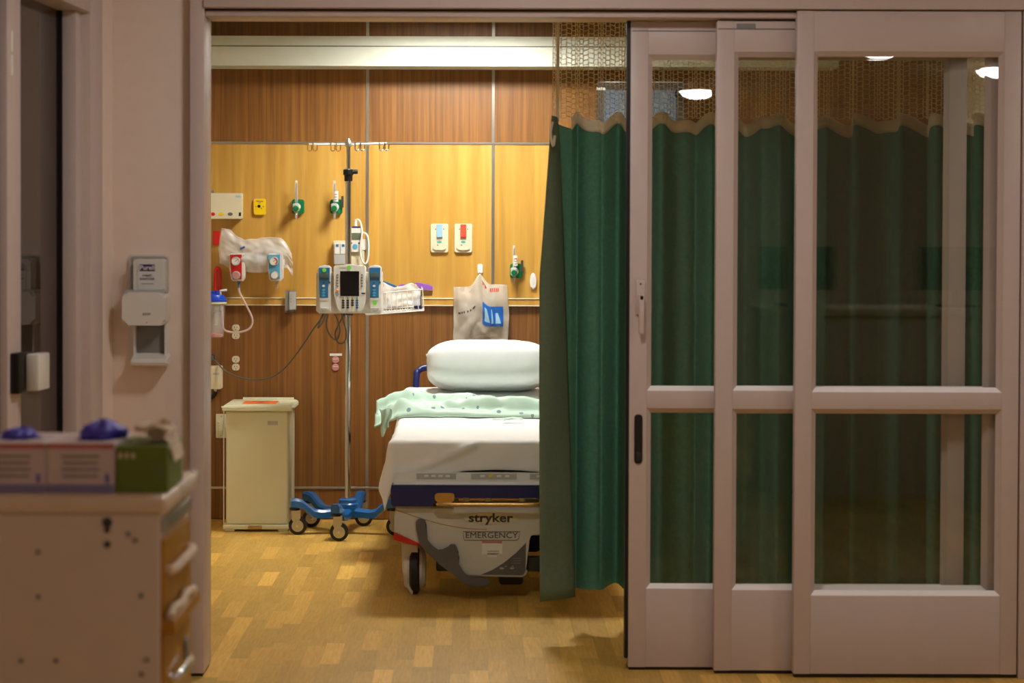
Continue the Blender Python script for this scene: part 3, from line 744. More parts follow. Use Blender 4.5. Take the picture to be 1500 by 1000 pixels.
# twin cream bed panels
for (px, m, lab) in ((644, 'paleblue', 'cream wall outlet with a pale blue latch'), (679, 'redorange', 'cream wall outlet with a red latch')):
    t = thing_at('gas_outlet', lab, 'wall outlet', px, 370, YW, 'cream latch outlets')
    obj('plate', rrp(px - 13, px + 12.5, 327.5, 369.5, YW, .014, .008, .003), 'cream', t)
    obj('inset', rrp(px - 10, px + 9.5, 330, 366, YW - .014, .008, .012, .003), 'cream', t)
    l = obj('latch', rrp(px - 4.5, px + 4, 328.5, 348, YW - .022, .008, .002, .0015), m, t)
    obj('latch_lip', rrp(px - 4, px + 3.5, 341, 347, YW - .030, .003, .001, .001), m, l)
    obj('print', prism(ellipse(P3(px - .5, 354.5, YW).x, P3(px, 354.5, YW).z, .013, .0065, 18), YW - .0226, YW - .0218), 'teal', t, smooth=0)
    obj('keyhole', rrp(px - 4, px - 1.8, 358.3, 359.4, YW - .022, .0006, .0008, 0), 'black', t)
    for dx in (-6, 6): obj('screw', lathe([(.0032, 0), (.003, .001)], P3(px + dx, 335.5, YW - .022), 'Y', 10), 'darkgrey', t)

# white oval call button
t = thing_at('call_button', 'small white oval button on the maple panel beside the curtain', 'button', 781, 425, YW)
x0, z0 = at(776, 424, YW); x1, z1 = at(785.5, 399.5, YW); ew, eh = (x1 - x0) / 2, (z1 - z0) / 2
obj('shell', prism(ellipse((x0 + x1) / 2, (z0 + z1) / 2, ew, eh, 32), YW - .016, YW, r=.006), 'white', t)
obj('touch_pad', prism(ellipse((x0 + x1) / 2, (z0 + z1) / 2, ew * .5, eh * .55, 24), YW - .0175, YW - .0155, r=.0008), 'white_plastic', t)

# patient belongings bag on a white hook
t = thing_at('wall_hook', 'small white adhesive hook holding the clear belongings bag', 'hook', 703, 400, YW)
obj('hook_plate', rrp(699.5, 707, 386.5, 400.5, YW, .008, .008, .002), 'white', t)
obj('hook_arm', tube(smoothpts([P3(703, 392, YW - .008), P3(703, 396, YW - .02), P3(703, 400, YW - .03), P3(703, 398, YW - .042)], 5), .005, 10), 'white', t)
obj('hook_dot', rrp(702, 704.5, 393, 396, YW - .008, .001, .001, 0), 'skyblue', t)
Yq = YW - .055
t = thing_at('belongings_bag', 'clear drawstring belongings bag with blue printed square behind the pillow', 'plastic bag', 703, 503, Yq)
def sag(px): return 8 * math.exp(-((px - 703) / 14.0) ** 2)
def fq(u, v, off=0.0):
    pinch = max(0, 1 - v * 5.0)
    w = 78 + 3 * math.sin(v * 3)
    px = 664.5 + w * u + nz(v * 3, u * 2, 2) * 2
    top = 420 + (-18 * math.exp(-((px - 703) / 9.0) ** 2)) - 6 * max(0, (u - .45)) * 2 * (1 - abs(2 * u - 1.45))
    py = top + (508 - top) * v
    fold = math.sin(u * 26 + nz(u * 3, v * 2, 3) * 3) * .006 * (1 - v) + nz(u * 6, v * 4, 9) * .012 + nz(u * 15, v * 11, 19) * .003
    return P3(px, py, Yq) + Vector((0, -.03 * math.sin(PI * u) * math.sin(PI * min(1, v * 1.05)) + fold + off, 0))
o = obj('film_front', grid(40, 40, fq), 'patient_bag', t, smooth=50); solidify(o, .0006)
o = obj('film_back', grid(30, 30, lambda u, v: fq(u, v, 0) + Vector((0, .03 + .02 * math.sin(PI * u), 0))), 'patient_bag', t, smooth=0); solidify(o, .0006)
def on_bag(u, v): return fq(u, v) + Vector((0, -.002, 0))
us, vs_ = lambda px: (px - 664.5) / 79.5, lambda py: (py - 420) / 88.0
sq = obj('blue_print', grid(12, 12, lambda u, v: on_bag(us(706) + (us(736) - us(706)) * u, vs_(451) + (vs_(479) - vs_(451)) * v)), 'blue_print', t, smooth=0)
for (a, b, c_, d_) in ((709, 717, 456, 474), (719, 722, 455, 475), (725, 733, 460, 475)):
    obj('print_shape', grid(4, 6, lambda u, v: on_bag(us(a) + (us(b) - us(a)) * (u * (.4 + .6 * v)), vs_(c_) + (vs_(d_) - vs_(c_)) * v) + Vector((0, -.0012, 0))), 'paleblue', sq, smooth=0)
for (a, b) in ((707.5, 709), (710.5, 712.5), (718, 719.5), (720.5, 722), (723.3, 725), (726.3, 728), (729, 730.5)):
    obj('red_print', grid(1, 3, lambda u, v: on_bag(us(a) + (us(b) - us(a)) * u, vs_(425) + (vs_(430.5) - vs_(425)) * v)), 'red', t, smooth=0)
for k, (a, b) in enumerate(((671, 674), (675, 677), (678, 680), (683, 685), (687, 689), (691, 695))):
    obj('black_print', grid(1, 3, lambda u, v: on_bag(us(a) + (us(b) - us(a)) * u, vs_(457 - k * .8) + (vs_(460 - k * .8) - vs_(457 - k * .8)) * v)), 'darkgrey', t, smooth=0)
obj('seam', tube([on_bag(us(667 + k * 5), vs_(501 - 9 * math.sin(k / 9.0))) for k in range(13)], .0008, 5), 'pink', t)
obj('drawstring', tube(smoothpts([fq(.30, .10), P3(700, 408, Yq), P3(703, 400, YW - .03), P3(706, 408, Yq), fq(.62, .08)], 6), .003, 8), 'tissue', t)

# patient monitor high on the wall behind the net
Ym = YW - .16
t = thing_at('patient_monitor', 'dark wall monitor with blue screen seen through the curtain net', 'monitor', 938, 200, Ym)
obj('case', rrp(874, 1002, 120, 204, Ym + .06, .06, .012, .004), 'darkgrey', t)
obj('bezel_edge', rrp(880, 1000, 119.6, 121, Ym, .004, .001, .0005), 'white', t)
obj('screen', rrp(885, 990, 132, 196, Ym, .002, .004, .0005), 'screen_blue', t)
obj('side_knob', lathe([(.022, 0), (.022, .02)], P3(994, 138, Ym), 'Y', 20), 'black', t)
obj('badge', rrp(874, 887, 128, 132, Ym, .002, .001, .0004), 'white', t)
obj('wall_arm', B(P3(930, 0, Ym).x, P3(946, 0, Ym).x, Ym + .06, YW, Z_(175, Ym), Z_(150, Ym), .006), 'grey', t)

# ================================================================== WASTE BIN
y0, y1 = 9.90, 10.27
t = thing_at('step_bin', 'tall beige metal step bin with orange sticker on its lid', 'waste bin', 379, 780, y0)
bx0, bx1 = X_(330.5, y0, 690), X_(422, y0, 690); zt = Z_(602, y0); zbm = Z_(770, y0)
obj('body', box(new(), bx0, bx1, y0 + .005, y1, zbm, zt, .012, 3), 'can_beige', t)
obj('front_panel', prism(rrect(bx0 + .008, bx1 - .008, zbm + .012, zt - .012, .008), y0 + .001, y0 + .008, r=.002), 'can_beige', t)
base = obj('base', box(new(), bx0 - .014, bx1 + .006, y0 - .008, y1, Z_(776, y0), zbm + .002, .004), 'can_beige', t)
for (a, b) in ((bx0, bx0 + .045), (bx1 - .05, bx1)):
    obj('foot', box(new(), a, b, y0 - .002, y1 - .02, 0.0, Z_(776, y0) + .001, .002), 'can_beige', t)
obj('pedal', box(new(), X_(364.5, y0, 770), X_(384, y0, 770), y0 - .03, y0 + .01, Z_(774.5, y0), Z_(770, y0), .003), 'brass', t)
lx0, lx1 = X_(326, y0, 600), X_(428, y0, 600); zl0, zl1 = Z_(602.5, y0), Z_(596.5, y0)
bm = new()
ins = .012
lo = [bm.verts.new(p) for p in ((lx0, y0 - .02, zl0), (lx1, y0 - .02, zl0), (lx1, y1, zl0), (lx0, y1, zl0))]
mi = [bm.verts.new(p) for p in ((lx0, y0 - .02, zl1), (lx1, y0 - .02, zl1), (lx1, y1, zl1), (lx0, y1, zl1))]
hi = [bm.verts.new(p) for p in ((lx0 + ins, y0 - .006, zl1 + .010), (lx1 - ins, y0 - .006, zl1 + .010), (lx1 - ins, y1 - .02, zl1 + .010), (lx0 + ins, y1 - .02, zl1 + .010))]
bm.faces.new(list(reversed(lo))); bm.faces.new(hi)
for A_, B_ in ((lo, mi), (mi, hi)):
    for i in range(4): bm.faces.new((A_[i], A_[(i + 1) % 4], B_[(i + 1) % 4], B_[i]))
bmesh.ops.bevel(bm, geom=list(bm.edges), offset=.003, segments=2, affect='EDGES')
lid = obj('lid', bm, 'can_beige', t)
st = obj('sticker', B(X_(352, y0, 590), X_(402, y0, 590), y0 + .06, y0 + .24, zl1 + .0098, zl1 + .0106), 'orange', lid, smooth=0)
for k, (a, b) in enumerate(((.09, .8), (.42, .6), (.2, .75))):
    xa, xb = X_(354, y0, 590), X_(400, y0, 590); yy = y0 + .09 + k * .055
    obj('sticker_print', B(xa + (xb - xa) * a, xa + (xb - xa) * b, yy, yy + .018, zl1 + .0105, zl1 + .0109), 'darkgrey', lid, smooth=0)
bm = new()
for k in range(22): lathe([(.008, 0), (.008, .011)], (X_(344, y0, 590) + k * .0122, y1 - .012, zl1 + .012), 'X', 10, bm)
obj('hinge', bm, 'can_beige', t)
for xr in (bx1 + .020, bx0 - .012):
    obj('lift_rod', tube([(xr, y0 + .02, zbm - .012), (xr, y0 + .02, zl1 - .002)], .0028, 8), 'white', t)
    obj('rod_pin', lathe([(.005, -.012), (.005, .012)], (xr, y0 + .02, zl1 - .004), 'X', 10), 'white', t)
obj('maker_badge', rrp(392, 407, 616.5, 622.5, y0 + .001, .0012, .001, .0003), 'lightgrey', t)
obj('front_catch', rrp(368, 383, 604, 608, y0 + .001, .006, .002, .001), 'can_beige', t)

# ================================================================== IV POLE
YI = 9.86; xi = X_(510, YI, 500)
t = thing('iv_pole', 'chrome infusion pole on a blue five-wheeled base', 'iv pole', (xi, YI, 0))
hub = Vector((xi, YI, 0))
arms = [(-.285, -.06), (-.235, .235), (-.045, -.285), (.245, -.07), (.055, .27)]
for ax, ay in arms:
    L_ = math.hypot(ax, ay); d = Vector((ax / L_, ay / L_, 0)); n = Vector((-d.y, d.x, 0))
    prof = [(0, .125, .032, .042), (.10, .120, .030, .036), (.46, .112, .026, .034), (.60, .118, .026, .036), (.80, .165, .024, .036), (.90, .172, .024, .038), (1.0, .172, .022, .036)]
    bm = new(); rings = []
    for f, zc, hw, hh in prof:
        c = hub + d * (L_ * f) + Vector((0, 0, zc - .01))
        rings.append([bm.verts.new(c + n * (hw * a) + Vector((0, 0, hh * b))) for a, b in ((-1, -.62), (1, -.62), (1, .25), (.6, .58), (-.6, .58), (-1, .25))])
    for a, b in zip(rings, rings[1:]):
        for k in range(6): bm.faces.new((a[k], a[(k + 1) % 6], b[(k + 1) % 6], b[k]))
    bm.faces.new(list(reversed(rings[0]))); bm.faces.new(rings[-1])
    bmesh.ops.bevel(bm, geom=[e for e in bm.edges if len(e.link_faces) == 2 and e.calc_face_angle(0) > .6], offset=.004, segments=2, affect='EDGES')
    leg = obj('base_arm', bm, 'iv_blue', t)
    e = hub + d * (L_ * .93); sw = Vector((-.012, .016, 0)) if ax < 0 else Vector((.016, .012, 0))
    cst = obj('caster_fork', prism([(-.022, .125), (.022, .125), (.020, .08), (.010, .038), (-.014, .038), (-.024, .08)], -.016, .016, r=.003), 'silver', t)
    cst.location = cst.location  # placed through its mesh below
    for v in cst.data.vertices: v.co += Vector((e.x + .010, e.y, 0)) - Vector((0, 0, 0))
    obj('swivel_cap', lathe([(.026, 0), (.026, .012), (.020, .014)], (e.x, e.y, .124), 'Z', 20), 'black', t)
    wc = Vector((e.x + .016, e.y, .046))
    wh = obj('caster_wheel', lathe([(.030, -.014), (.046, -.012), (.046, .012), (.030, .014)], wc, 'Y', 28), 'rubber', t)
    obj('wheel_hub', lathe([(.030, -.0185), (.028, -.0195), (.028, .0195), (.030, .0185)], wc, 'Y', 24), 'silver', wh)
    obj('axle', lathe([(.006, -.024), (.006, .024)], wc, 'Y', 12), 'chrome', wh)
obj('base_hub', lathe([(.046, .08), (.052, .09), (.052, .150), (.046, .156), (.046, .172), (.036, .178)], hub, 'Z', 28), 'iv_blue', t)
zp1, zp2, zp3 = Z_(262, YI, 508), Z_(230, YI, 508), Z_(207, YI, 508)
obj('lower_pole', lathe([(.0155, 0), (.0155, zp1 - .16)], hub + Vector((0, 0, .16)), 'Z', 24), 'chrome', t)
obj('upper_pole', lathe([(.0105, 0), (.0105, zp3 - zp1 - .01)], hub + Vector((0, 0, zp1)), 'Z', 20), 'chrome', t)
cl = obj('height_clamp', lathe([(.018, 0), (.021, .004), (.021, .030), (.027, .034), (.027, .058), (.020, .062)], hub + Vector((0, 0, zp1 - .012)), 'Z', 24), 'black', t)
obj('clamp_knob', lathe([(.010, 0), (.012, .02), (.010, .030)], hub + Vector((.018, -.004, zp1 + .036)), 'X', 16), 'black', cl)
zb2 = Z_(211.5, YI, 508)
obj('hook_hub', lathe([(.014, 0), (.017, .006), (.017, .022), (.010, .034), (.006, .042)], hub + Vector((0, 0, zb2 - .012)), 'Z', 20), 'silver', t)
def hookU(x, y, z):
    pts = [(x, y, z + .006)]
    for k in range(9):
        a = PI + PI * k / 8; pts.append((x + .010 + .010 * math.cos(a), y - .004, z - .026 + .010 * math.sin(a)))
    pts.append((x + .0205, y - .008, z - .006)); return tube(smoothpts(pts, 3), .0032, 8)
xa, xb = X_(453, YI, 210), X_(566, YI, 208)
for (sx, yy, zz) in ((xa, -.0, 0), (xb, .0, .006)):
    obj('hook_arm', tube([(xi, YI, zb2), (sx, YI + yy, zb2 + zz)], .0052, 10), 'white', t)
for px in (451, 459, 485, 493, 520.5, 528.5, 556, 564):
    k = 1 if int(px) % 2 else -1
    obj('hook', hookU(X_(px, YI, 210), YI - .006, zb2 + (.002 if px < 508 else .004)), 'brass' if px < 508 else 'chrome', t)

# ================================================================== INFUSION PUMP
YQ = 9.70
t = thing_at('infusion_pump', 'white infusion pump with dark screen and two blue side modules on the pole', 'infusion pump', 513, 460, YQ)
def pz(px, py, Y=YQ): return at(px, py, Y)
def ppoly(pts, Y, d, r=.0, Yb=None): return prism([pz(a, b, Y) for a, b in reversed(pts)], Y, Y + d, r=r)
obj('rear_frame', ppoly([(463, 398), (560, 398), (561, 455), (556, 459), (467, 459), (463, 455)], YQ + .03, .06, .004), 'white_plastic', t)
mu = obj('main_unit', ppoly([(488, 391), (491, 389), (513, 386.8), (534, 389), (535.5, 392), (535.5, 440), (533, 452), (528, 457), (497, 457), (493, 451), (489, 430)], YQ, .05, .004), 'white_plastic', t)
sc = obj('screen', ppoly([(498.5, 397), (526, 397), (526, 433.5), (498.5, 433.5)], YQ - .002, .004), 'screen_off', mu, smooth=0)
obj('lime_dot', lathe([(.010, 0), (.010, .001)], (*pz(511.5, 391.7), )[:1] + (YQ - .0005,) + (*pz(511.5, 391.7), )[1:], 'Y', 20), 'lime', mu)
def dot(px, py, rx, m, parent, Y=YQ, rz=None):
    x, z = pz(px, py, Y); obj('button', prism(ellipse(x, z, rx, rz or rx * .8, 14), Y - .0022, Y + .001), m, parent, smooth=0)
for k in range(5):
    dot(494.3, 402.5 + k * 4.1, .0055, 'grey', mu); dot(530, 402.5 + k * 4.1, .0055, 'grey', mu)
dot(494.3, 426.5, .0075, 'orange', mu); dot(494.3, 430.5, .0075, 'skyblue', mu)
for i in range(4):
    for j in range(4):
        if i == 2 and j == 3: continue
        dot(502.7 + i * 6.8, 440 + j * 3.4, .0072, 'module_blue' if i == 3 else 'darkgrey', mu)
    dot(502.7 + i * 6.8, 436.4, .0035, 'grey', mu)
obj('status_bar', ppoly([(529.5, 428.5), (535, 428.5), (535, 430.5), (529.5, 430.5)], YQ - .0015, .003), 'darkgrey', mu, smooth=0)
obj('print_bar', ppoly([(497, 391.8), (507, 391.8), (507, 392.8), (497, 392.8)], YQ - .0008, .001), 'grey', mu, smooth=0)
for (a, lab) in ((466.5, 'l'), (540.5, 'r')):
    mo = obj('channel_module', ppoly([(a - 1, 392), (a + 2, 389.2), (a + 8, 388), (a + 15, 389.2), (a + 18, 392), (a + 18.5, 456), (a + 1, 456)], YQ + .004, .05, .004), 'white_plastic', t)
    bp = obj('blue_face', ppoly([(a + .5, 392), (a + 16.5, 392), (a + 16.2, 414.5), (a + 14.3, 416), (a + 14.3, 436), (a + 1.5, 436)], YQ + .002, .003), 'module_blue', mo, smooth=0)
    for k in range(4): obj('digit', ppoly([(a + 2.5 + k * 3.1, 400), (a + 4.9 + k * 3.1, 400), (a + 4.9 + k * 3.1, 405), (a + 2.5 + k * 3.1, 405)], YQ + .0008, .002), 'lcd', mo, smooth=0)
    obj('digit_bar', ppoly([(a + 1.5, 406.6), (a + 15, 406.6), (a + 15, 409), (a + 1.5, 409)], YQ + .0008, .002), 'darkgrey', mo, smooth=0)
    dot(a + 7.5, 414, .0045, 'darkgrey', mo, YQ + .002); dot(a + 7.5, 418.7, .0075, 'white', mo, YQ + .002)
    for k in range(3): dot(a + 7.5, 424.5 + k * 4.1, .0085, 'skyblue', mo, YQ + .002, .0055)
    obj('label_bar', ppoly([(a + 2, 436.3), (a + 14.2, 436.3), (a + 14.2, 439.6), (a + 2, 439.6)], YQ + .0022, .002), 'white', mo, smooth=0)
    obj('door_latch', ppoly([(a + 3.5, 451), (a + 14, 451), (a + 11.5, 456), (a + 6, 456)], YQ - .012, .02, .002), 'lightgrey', mo)
    obj('side_clip', ppoly([(a + 15.2, 412.2), (a + 17.2, 412.2), (a + 17.2, 414.6), (a + 15.2, 414.6)], YQ, .005), 'darkgrey', mo, smooth=0)
    lx, lz = pz(a + 8.5, 395.5 if lab == 'l' else 443.5)
    obj('lime_dot', lathe([(.0105, 0), (.0105, .001)], (lx, YQ + .0015 - (.0 if lab == 'l' else -.002), lz), 'Y', 20), 'lime', mo)
obj('pole_clamp', B(xi - .03, xi + .03, YQ + .085, YI + .02, pz(0, 440)[1], pz(0, 415)[1], .006), 'darkgrey', t)
# looped leads below the pump
pp = [(P3(476, 458, YQ + .05)), P3(470, 468, YQ + .06), P3(466, 480, YQ + .06), P3(474, 470, YQ + .05), P3(480, 460, YQ + .05), P3(478, 476, YQ + .06), P3(484, 492, YQ + .07), P3(493, 497, YQ + .08), P3(498, 485, YQ + .06), P3(494, 468, YQ + .05), P3(490, 459, YQ + .05)]
obj('power_cord', tube(smoothpts(CORD, 8), .0042, 8), 'cable', t, label='grey power cord sagging to the wall')
obj('pump_lead', tube(smoothpts(pp, 7), .0042, 8), 'cable', t)
pp = [P3(500, 458, YQ + .06), P3(503, 470, YQ + .05), P3(507, 485, YQ + .06), P3(505, 500, YQ + .07), P3(496, 502, YQ + .08), P3(491, 488, YQ + .09), P3(499, 470, YQ + .09), P3(506, 460, YQ + .08)]
obj('pump_lead', tube(smoothpts(pp, 7), .0042, 8), 'cable', t)

# wire basket and its contents
YB0, YB1 = 9.80, 9.98
t = thing_at('wire_basket', 'white wire basket clamped to the pole right of the pump', 'basket', 580, 462, YB0)
def bp_(px, py, Y): return P3(px, py, Y)
tl_, tr_, br_, bl_ = (546, 430), (619, 423.5), (621, 454.5), (536, 461.5)
sh = 6.5
def ring(a, b, dy=0, r=.003):
    pts = [bp_(*a, YB0), bp_(*b, YB0), bp_(b[0] - 3, b[1] - sh, YB1), bp_(a[0] - 3, a[1] - sh, YB1)]
    return tube(pts, r, 8, closed=True)
obj('top_rim', ring(tl_, tr_), 'white', t); obj('bottom_rim', ring(bl_, br_), 'white', t)
for k in range(10):
    f = (k + .5) / 10 if k < 9 else 1.0
    f = .06 + .94 * k / 9.0
    a = (tl_[0] + (tr_[0] - tl_[0]) * f, tl_[1] + (tr_[1] - tl_[1]) * f); b = (bl_[0] + (br_[0] - bl_[0]) * (.16 + .84 * k / 9.0), bl_[1] + (br_[1] - bl_[1]) * (.16 + .84 * k / 9.0))
    obj('wire', tube([bp_(*a, YB0), bp_(*b, YB0), bp_(b[0] - 3, b[1] - 4, YB1), bp_(a[0] - 3, a[1] - sh, YB1)], .0022, 6), 'white', t)
for k in (1, 2, 3):
    Yk = YB0 + (YB1 - YB0) * k / 4; obj('floor_wire', tube([bp_(bl_[0], bl_[1] - 1.2 * k, Yk), bp_(br_[0], br_[1] - 1.2 * k, Yk)], .0022, 6), 'white', t)
obj('clamp', B(xi - .026, xi + .026, YI - .02, YI + .024, Z_(462, YI), Z_(452, YI), .004), 'darkgrey', t)
def fpk(u, v):
    px = 560 + 56 * u; top = interp([(0, 413), (.3, 421), (.5, 419), (.78, 414), (1, 424)], u); bot = 452 - 5 * u
    p = P3(px, top + (bot - top) * v, YB0 + .03)
    return p + Vector((0, .06 * (1 - v) * .6 - .012 * math.sin(PI * u) + nz(u * 5, v * 4, 21) * .012, nz(u * 8, v * 4, 3) * .004))
o = obj('supply_bag', grid(26, 18, fpk), 'clear_bag', smooth=50); solidify(o, .0008)
tag(o, 'crinkled clear supply bag lying in the wire basket', 'plastic bag')
tag(obj('tissue_wad', grid(14, 10, lambda u, v: P3(566 + 10 * u, 440 + 8 * v, YB0 + .05) + Vector((0, -.015 * math.sin(PI * u) * math.sin(PI * v) + nz(u * 5, v * 5, 31) * .008, nz(u * 6, v * 3, 2) * .004))), 'white', smooth=0), 'white wad behind the basket wires at the left', 'tissue')
t = thing_at('purple_packet', 'purple and tan packet sticking out over the basket end', 'packet', 622, 435, YB0 + .1)
obj('purple_flap', prism([pz(a, b, YB0 + .1) for a, b in ((634, 425), (634, 419.5), (629, 417), (612, 413.5), (608, 414), (616, 424))], YB0 + .085, YB0 + .125, r=.003), 'lilac', t)
obj('tan_body', prism([pz(a, b, YB0 + .1) for a, b in ((633, 433), (634, 426), (612, 424), (608, 434))], YB0 + .09, YB0 + .125, r=.003), 'brass', t)
t = thing_at('blue_wrapper', 'blue wrapper lying over the back of the wire basket', 'packet', 572, 420, YB1 - .02)
obj('wrapper', prism([pz(a, b, YB1 - .03) for a, b in ((584, 421), (578, 417), (562, 411), (559, 411.5), (570, 420))], YB1 - .05, YB1 - .02, r=.002), 'module_blue', t)
obj('wrapper_tip', prism([pz(a, b, YB1 - .03) for a, b in ((596, 418), (590, 415.5), (583, 418), (584, 422), (592, 421))], YB1 - .05, YB1 - .02, r=.002), 'lilac', t)
t = thing_at('navy_case', 'dark navy pouch standing at the right end of the basket', 'pouch', 609, 453, YB0 + .08)
obj('pouch_body', prism([pz(a, b, YB0 + .09) for a, b in ((618, 452), (617, 433), (611, 433), (605, 438), (604, 444), (608, 452))], YB0 + .07, YB0 + .11, r=.004), 'navy', t)
obj('pouch_flap', prism([pz(a, b, YB0 + .065) for a, b in ((617.5, 442), (617, 432.5), (611, 432.5), (610, 442))], YB0 + .062, YB0 + .072, r=.002), 'black', t)

# ================================================================== STRETCHER
YBD = 7.95
def bx(px, py, Y=YBD): return at(px, py, Y)
BC = X_(718, YBD, 720)             # centre line of the bed
BL = X_(572, YBD, 720); HW = BC - BL
t = thing('hospital_stretcher', 'wheeled hospital stretcher with navy bumper and pale shell', 'stretcher', (BC, YBD + 1.0, 0))
zt1, zt0, zl0 = Z_(711, YBD), Z_(742, YBD), Z_(727, YBD)
# deck and bumper
pts = [(BL + .004, zt1), (BL, zt1 - .02), (BL + .002, zt0 + .01), (BL + .012, zt0), (X_(632, YBD, 735), zt0), (X_(640, YBD, 735), zl0 - .02), (X_(650, YBD, 735), zl0)]
pts += [(2 * BC - a, b) for a, b in reversed(pts)]
obj('foot_bumper', prism(list(reversed(pts)), YBD, YBD + .09, r=.006), 'navy', t)
for s in (-1, 1):
    x0_, x1_ = (BL, BL + .05) if s < 0 else (2 * BC - BL - .05, 2 * BC - BL)
    obj('side_bumper', box(new(), x0_, x1_, YBD + .085, YBD + 2.05, zt0 + .03, zt1, .012), 'navy', t)
dk = obj('deck', extr_x([(YBD + .03, zt1 - .002), (YBD + .035, zt1 + .012), (YBD + .09, Z_(692, YBD + .09)), (YBD + .14, Z_(691, YBD + .12)), (YBD + 2.05, Z_(691, YBD + .12)), (YBD + 2.05, zt1 - .06), (YBD + .05, zt1 - .06)], BL + .012, 2 * BC - BL - .012), 'bed_white', t, smooth=0)
# control panels on the sloping foot board
def slope(px0, px1, f0, f1, m, name, nu=1, lift=.001):
    yA, zA = YBD + .035, zt1 + .012; yB, zB = YBD + .09, Z_(692, YBD + .09); nrm = Vector((0, -(zB - zA), (yB - yA))).normalized()
    def fn(u, v):
        f = f0 + (f1 - f0) * v; Yp = yA + (yB - yA) * f
        return Vector((X_(px0 + (px1 - px0) * u, Yp, 700), Yp, zA + (zB - zA) * f)) + nrm * lift
    return grid(nu, 1, fn)
for (a, b) in ((610, 668), (690, 757), (776, 828)):
    kp = obj('keypad', slope(a, b, .22, .88, 'lightgrey', 'keypad'), 'lightgrey', dk, smooth=0)
    for k in range(4):
        c = a + (b - a) * (.25 + .18 * k); obj('key', slope(c - 3.2, c + 3.2, .45, .7, 'grey', 'key', 1, .002), 'yellow' if (k == 1 and a == 690) else 'bed_white', dk, smooth=0)
# push bar
yb_ = YBD - .022; zpb = Z_(738.5, yb_)
obj('push_bar', tube(smoothpts([(X_(648, yb_, 735), YBD + .03, zpb + .012), (X_(642, yb_, 738), YBD - .005, zpb + .004), (X_(650, yb_, 738), yb_, zpb), (BC, yb_, zpb), (2 * BC - X_(650, yb_, 738), yb_, zpb), (2 * BC - X_(644, yb_, 738), YBD, zpb + .004)], 6), .0095, 12), 'brass', t)
obj('lever_grip', prism(rrect(X_(637, YBD, 728), X_(666, YBD, 728), Z_(734, YBD), Z_(721, YBD), .014), YBD - .022, YBD + .02, r=.005), 'brass', t, label='amber release handle')
obj('rail_rod', tube([(X_(672, YBD, 730), YBD + .03, Z_(731, YBD)), (2 * BC - X_(672, YBD, 730), YBD + .03, Z_(731, YBD))], .011, 12), 'brass', t)
for px in (680, 712, 762):
    obj('rod_clamp', B(X_(px, YBD) , X_(px + 9, YBD), YBD + .016, YBD + .045, Z_(735, YBD), Z_(726.5, YBD), .003), 'silver', t)
# hood
YH = YBD + .045
hood = [(580, 742), (577.5, 755), (577, 779), (596, 787), (614, 795), (622, 806), (640, 822), (660, 838), (683, 844), (765, 845.5), (770.5, 842), (772.5, 835), (773.5, 790), (776, 783), (783, 780.5), (800, 780), (845, 780), (852, 779), (856, 755), (856, 742)]
obj('hood', prism([at(a, b, YH) for a, b in reversed(hood)], YH, YH + .10, r=.006), 'bed_shell', t)
obj('hood_body', box(new(), X_(585, YH), 2 * BC - X_(585, YH), YH + .095, YH + 1.75, Z_(790, YH), Z_(742, YH) + .03, .03, 3), 'bed_shell', t)
obj('lower_chassis', box(new(), X_(640, YH), 2 * BC - X_(640, YH), YH + .25, YH + 1.65, .16, Z_(795, YH), .02), 'rubber', t)
obj('brake_link', box(new(), X_(640, YH + .15), 2 * BC - X_(640, YH + .15), YH + .12, YH + .18, .10, .16, .01), 'darkgrey', t)
for px in (733, 800): obj('brake_link', box(new(), X_(px, YH), X_(px, YH) + .10, YH + .06, YH + .2, .055, .11, .012), 'rubber', t)
arc = [at(578 + 3.0 * k, 746 + 29 * math.sin(PI / 2 * min(1, (k * 3.0) / 130)) , YH - .001) for k in range(46)]
obj('hood_groove', tube([(a, YH - .0005, b) for a, b in arc], .0016, 6), 'brass', t)
red = [(577, 779.5), (596, 787), (618, 797), (618, 799), (590, 794), (576.5, 790)]
obj('red_band', prism([at(a, b, YH) for a, b in reversed(red)], YH - .006, YH + .12, r=.003), 'red', t)
el = [at(718.5, 758.5, YH)]
obj('badge', prism(ellipse(*el[0], .110, .0235, 40), YH - .003, YH + .001, r=.001), 'cream', t)
text('stryker', el[0][0], YH - .0036, el[0][1], .050, 'darkgrey', t, sx=1.25, bold=.0013)
ex, ez = at(720, 784, YH)
text('EMERGENCY', ex, YH - .0012, ez, .034, 'darkgrey', t, sx=1.12)
fr = [(678, 778.5), (762, 778.5), (760, 788), (757, 791), (680, 791), (679, 787)]
obj('word_frame', tube([(a, YH - .0006, b) for a, b in [at(p, q, YH) for p, q in fr]], .0012, 6, closed=True), 'darkgrey', t)
pedal = [(187, 400), (200, 381), (225, 376), (250, 385), (260, 410), (262, 520), (300, 560), (340, 595), (375, 592), (405, 578), (430, 553), (460, 555), (475, 580), (478, 605), (490, 640), (480, 690), (510, 740), (550, 780), (620, 784), (690, 795), (698, 812), (690, 840), (640, 853), (560, 842), (500, 812), (450, 765), (350, 690), (260, 610), (215, 550), (190, 450)]
pd = [at(570 + a / 4.76, 680 + b / 4.76, YH) for a, b in pedal]
obj('steer_pedal', prism(list(reversed(pd)), YH - .022, YH - .002, r=.004), 'midgrey', t)
dec = [(955, 545), (951, 740), (940, 765), (925, 772), (640, 768), (720, 735), (800, 685), (880, 620)]
obj('grey_decal', prism([at(570 + a / 4.76, 680 + b / 4.76, YH) for a, b in reversed(dec)], YH - .0012, YH + .001), 'midgrey', t, smooth=0)
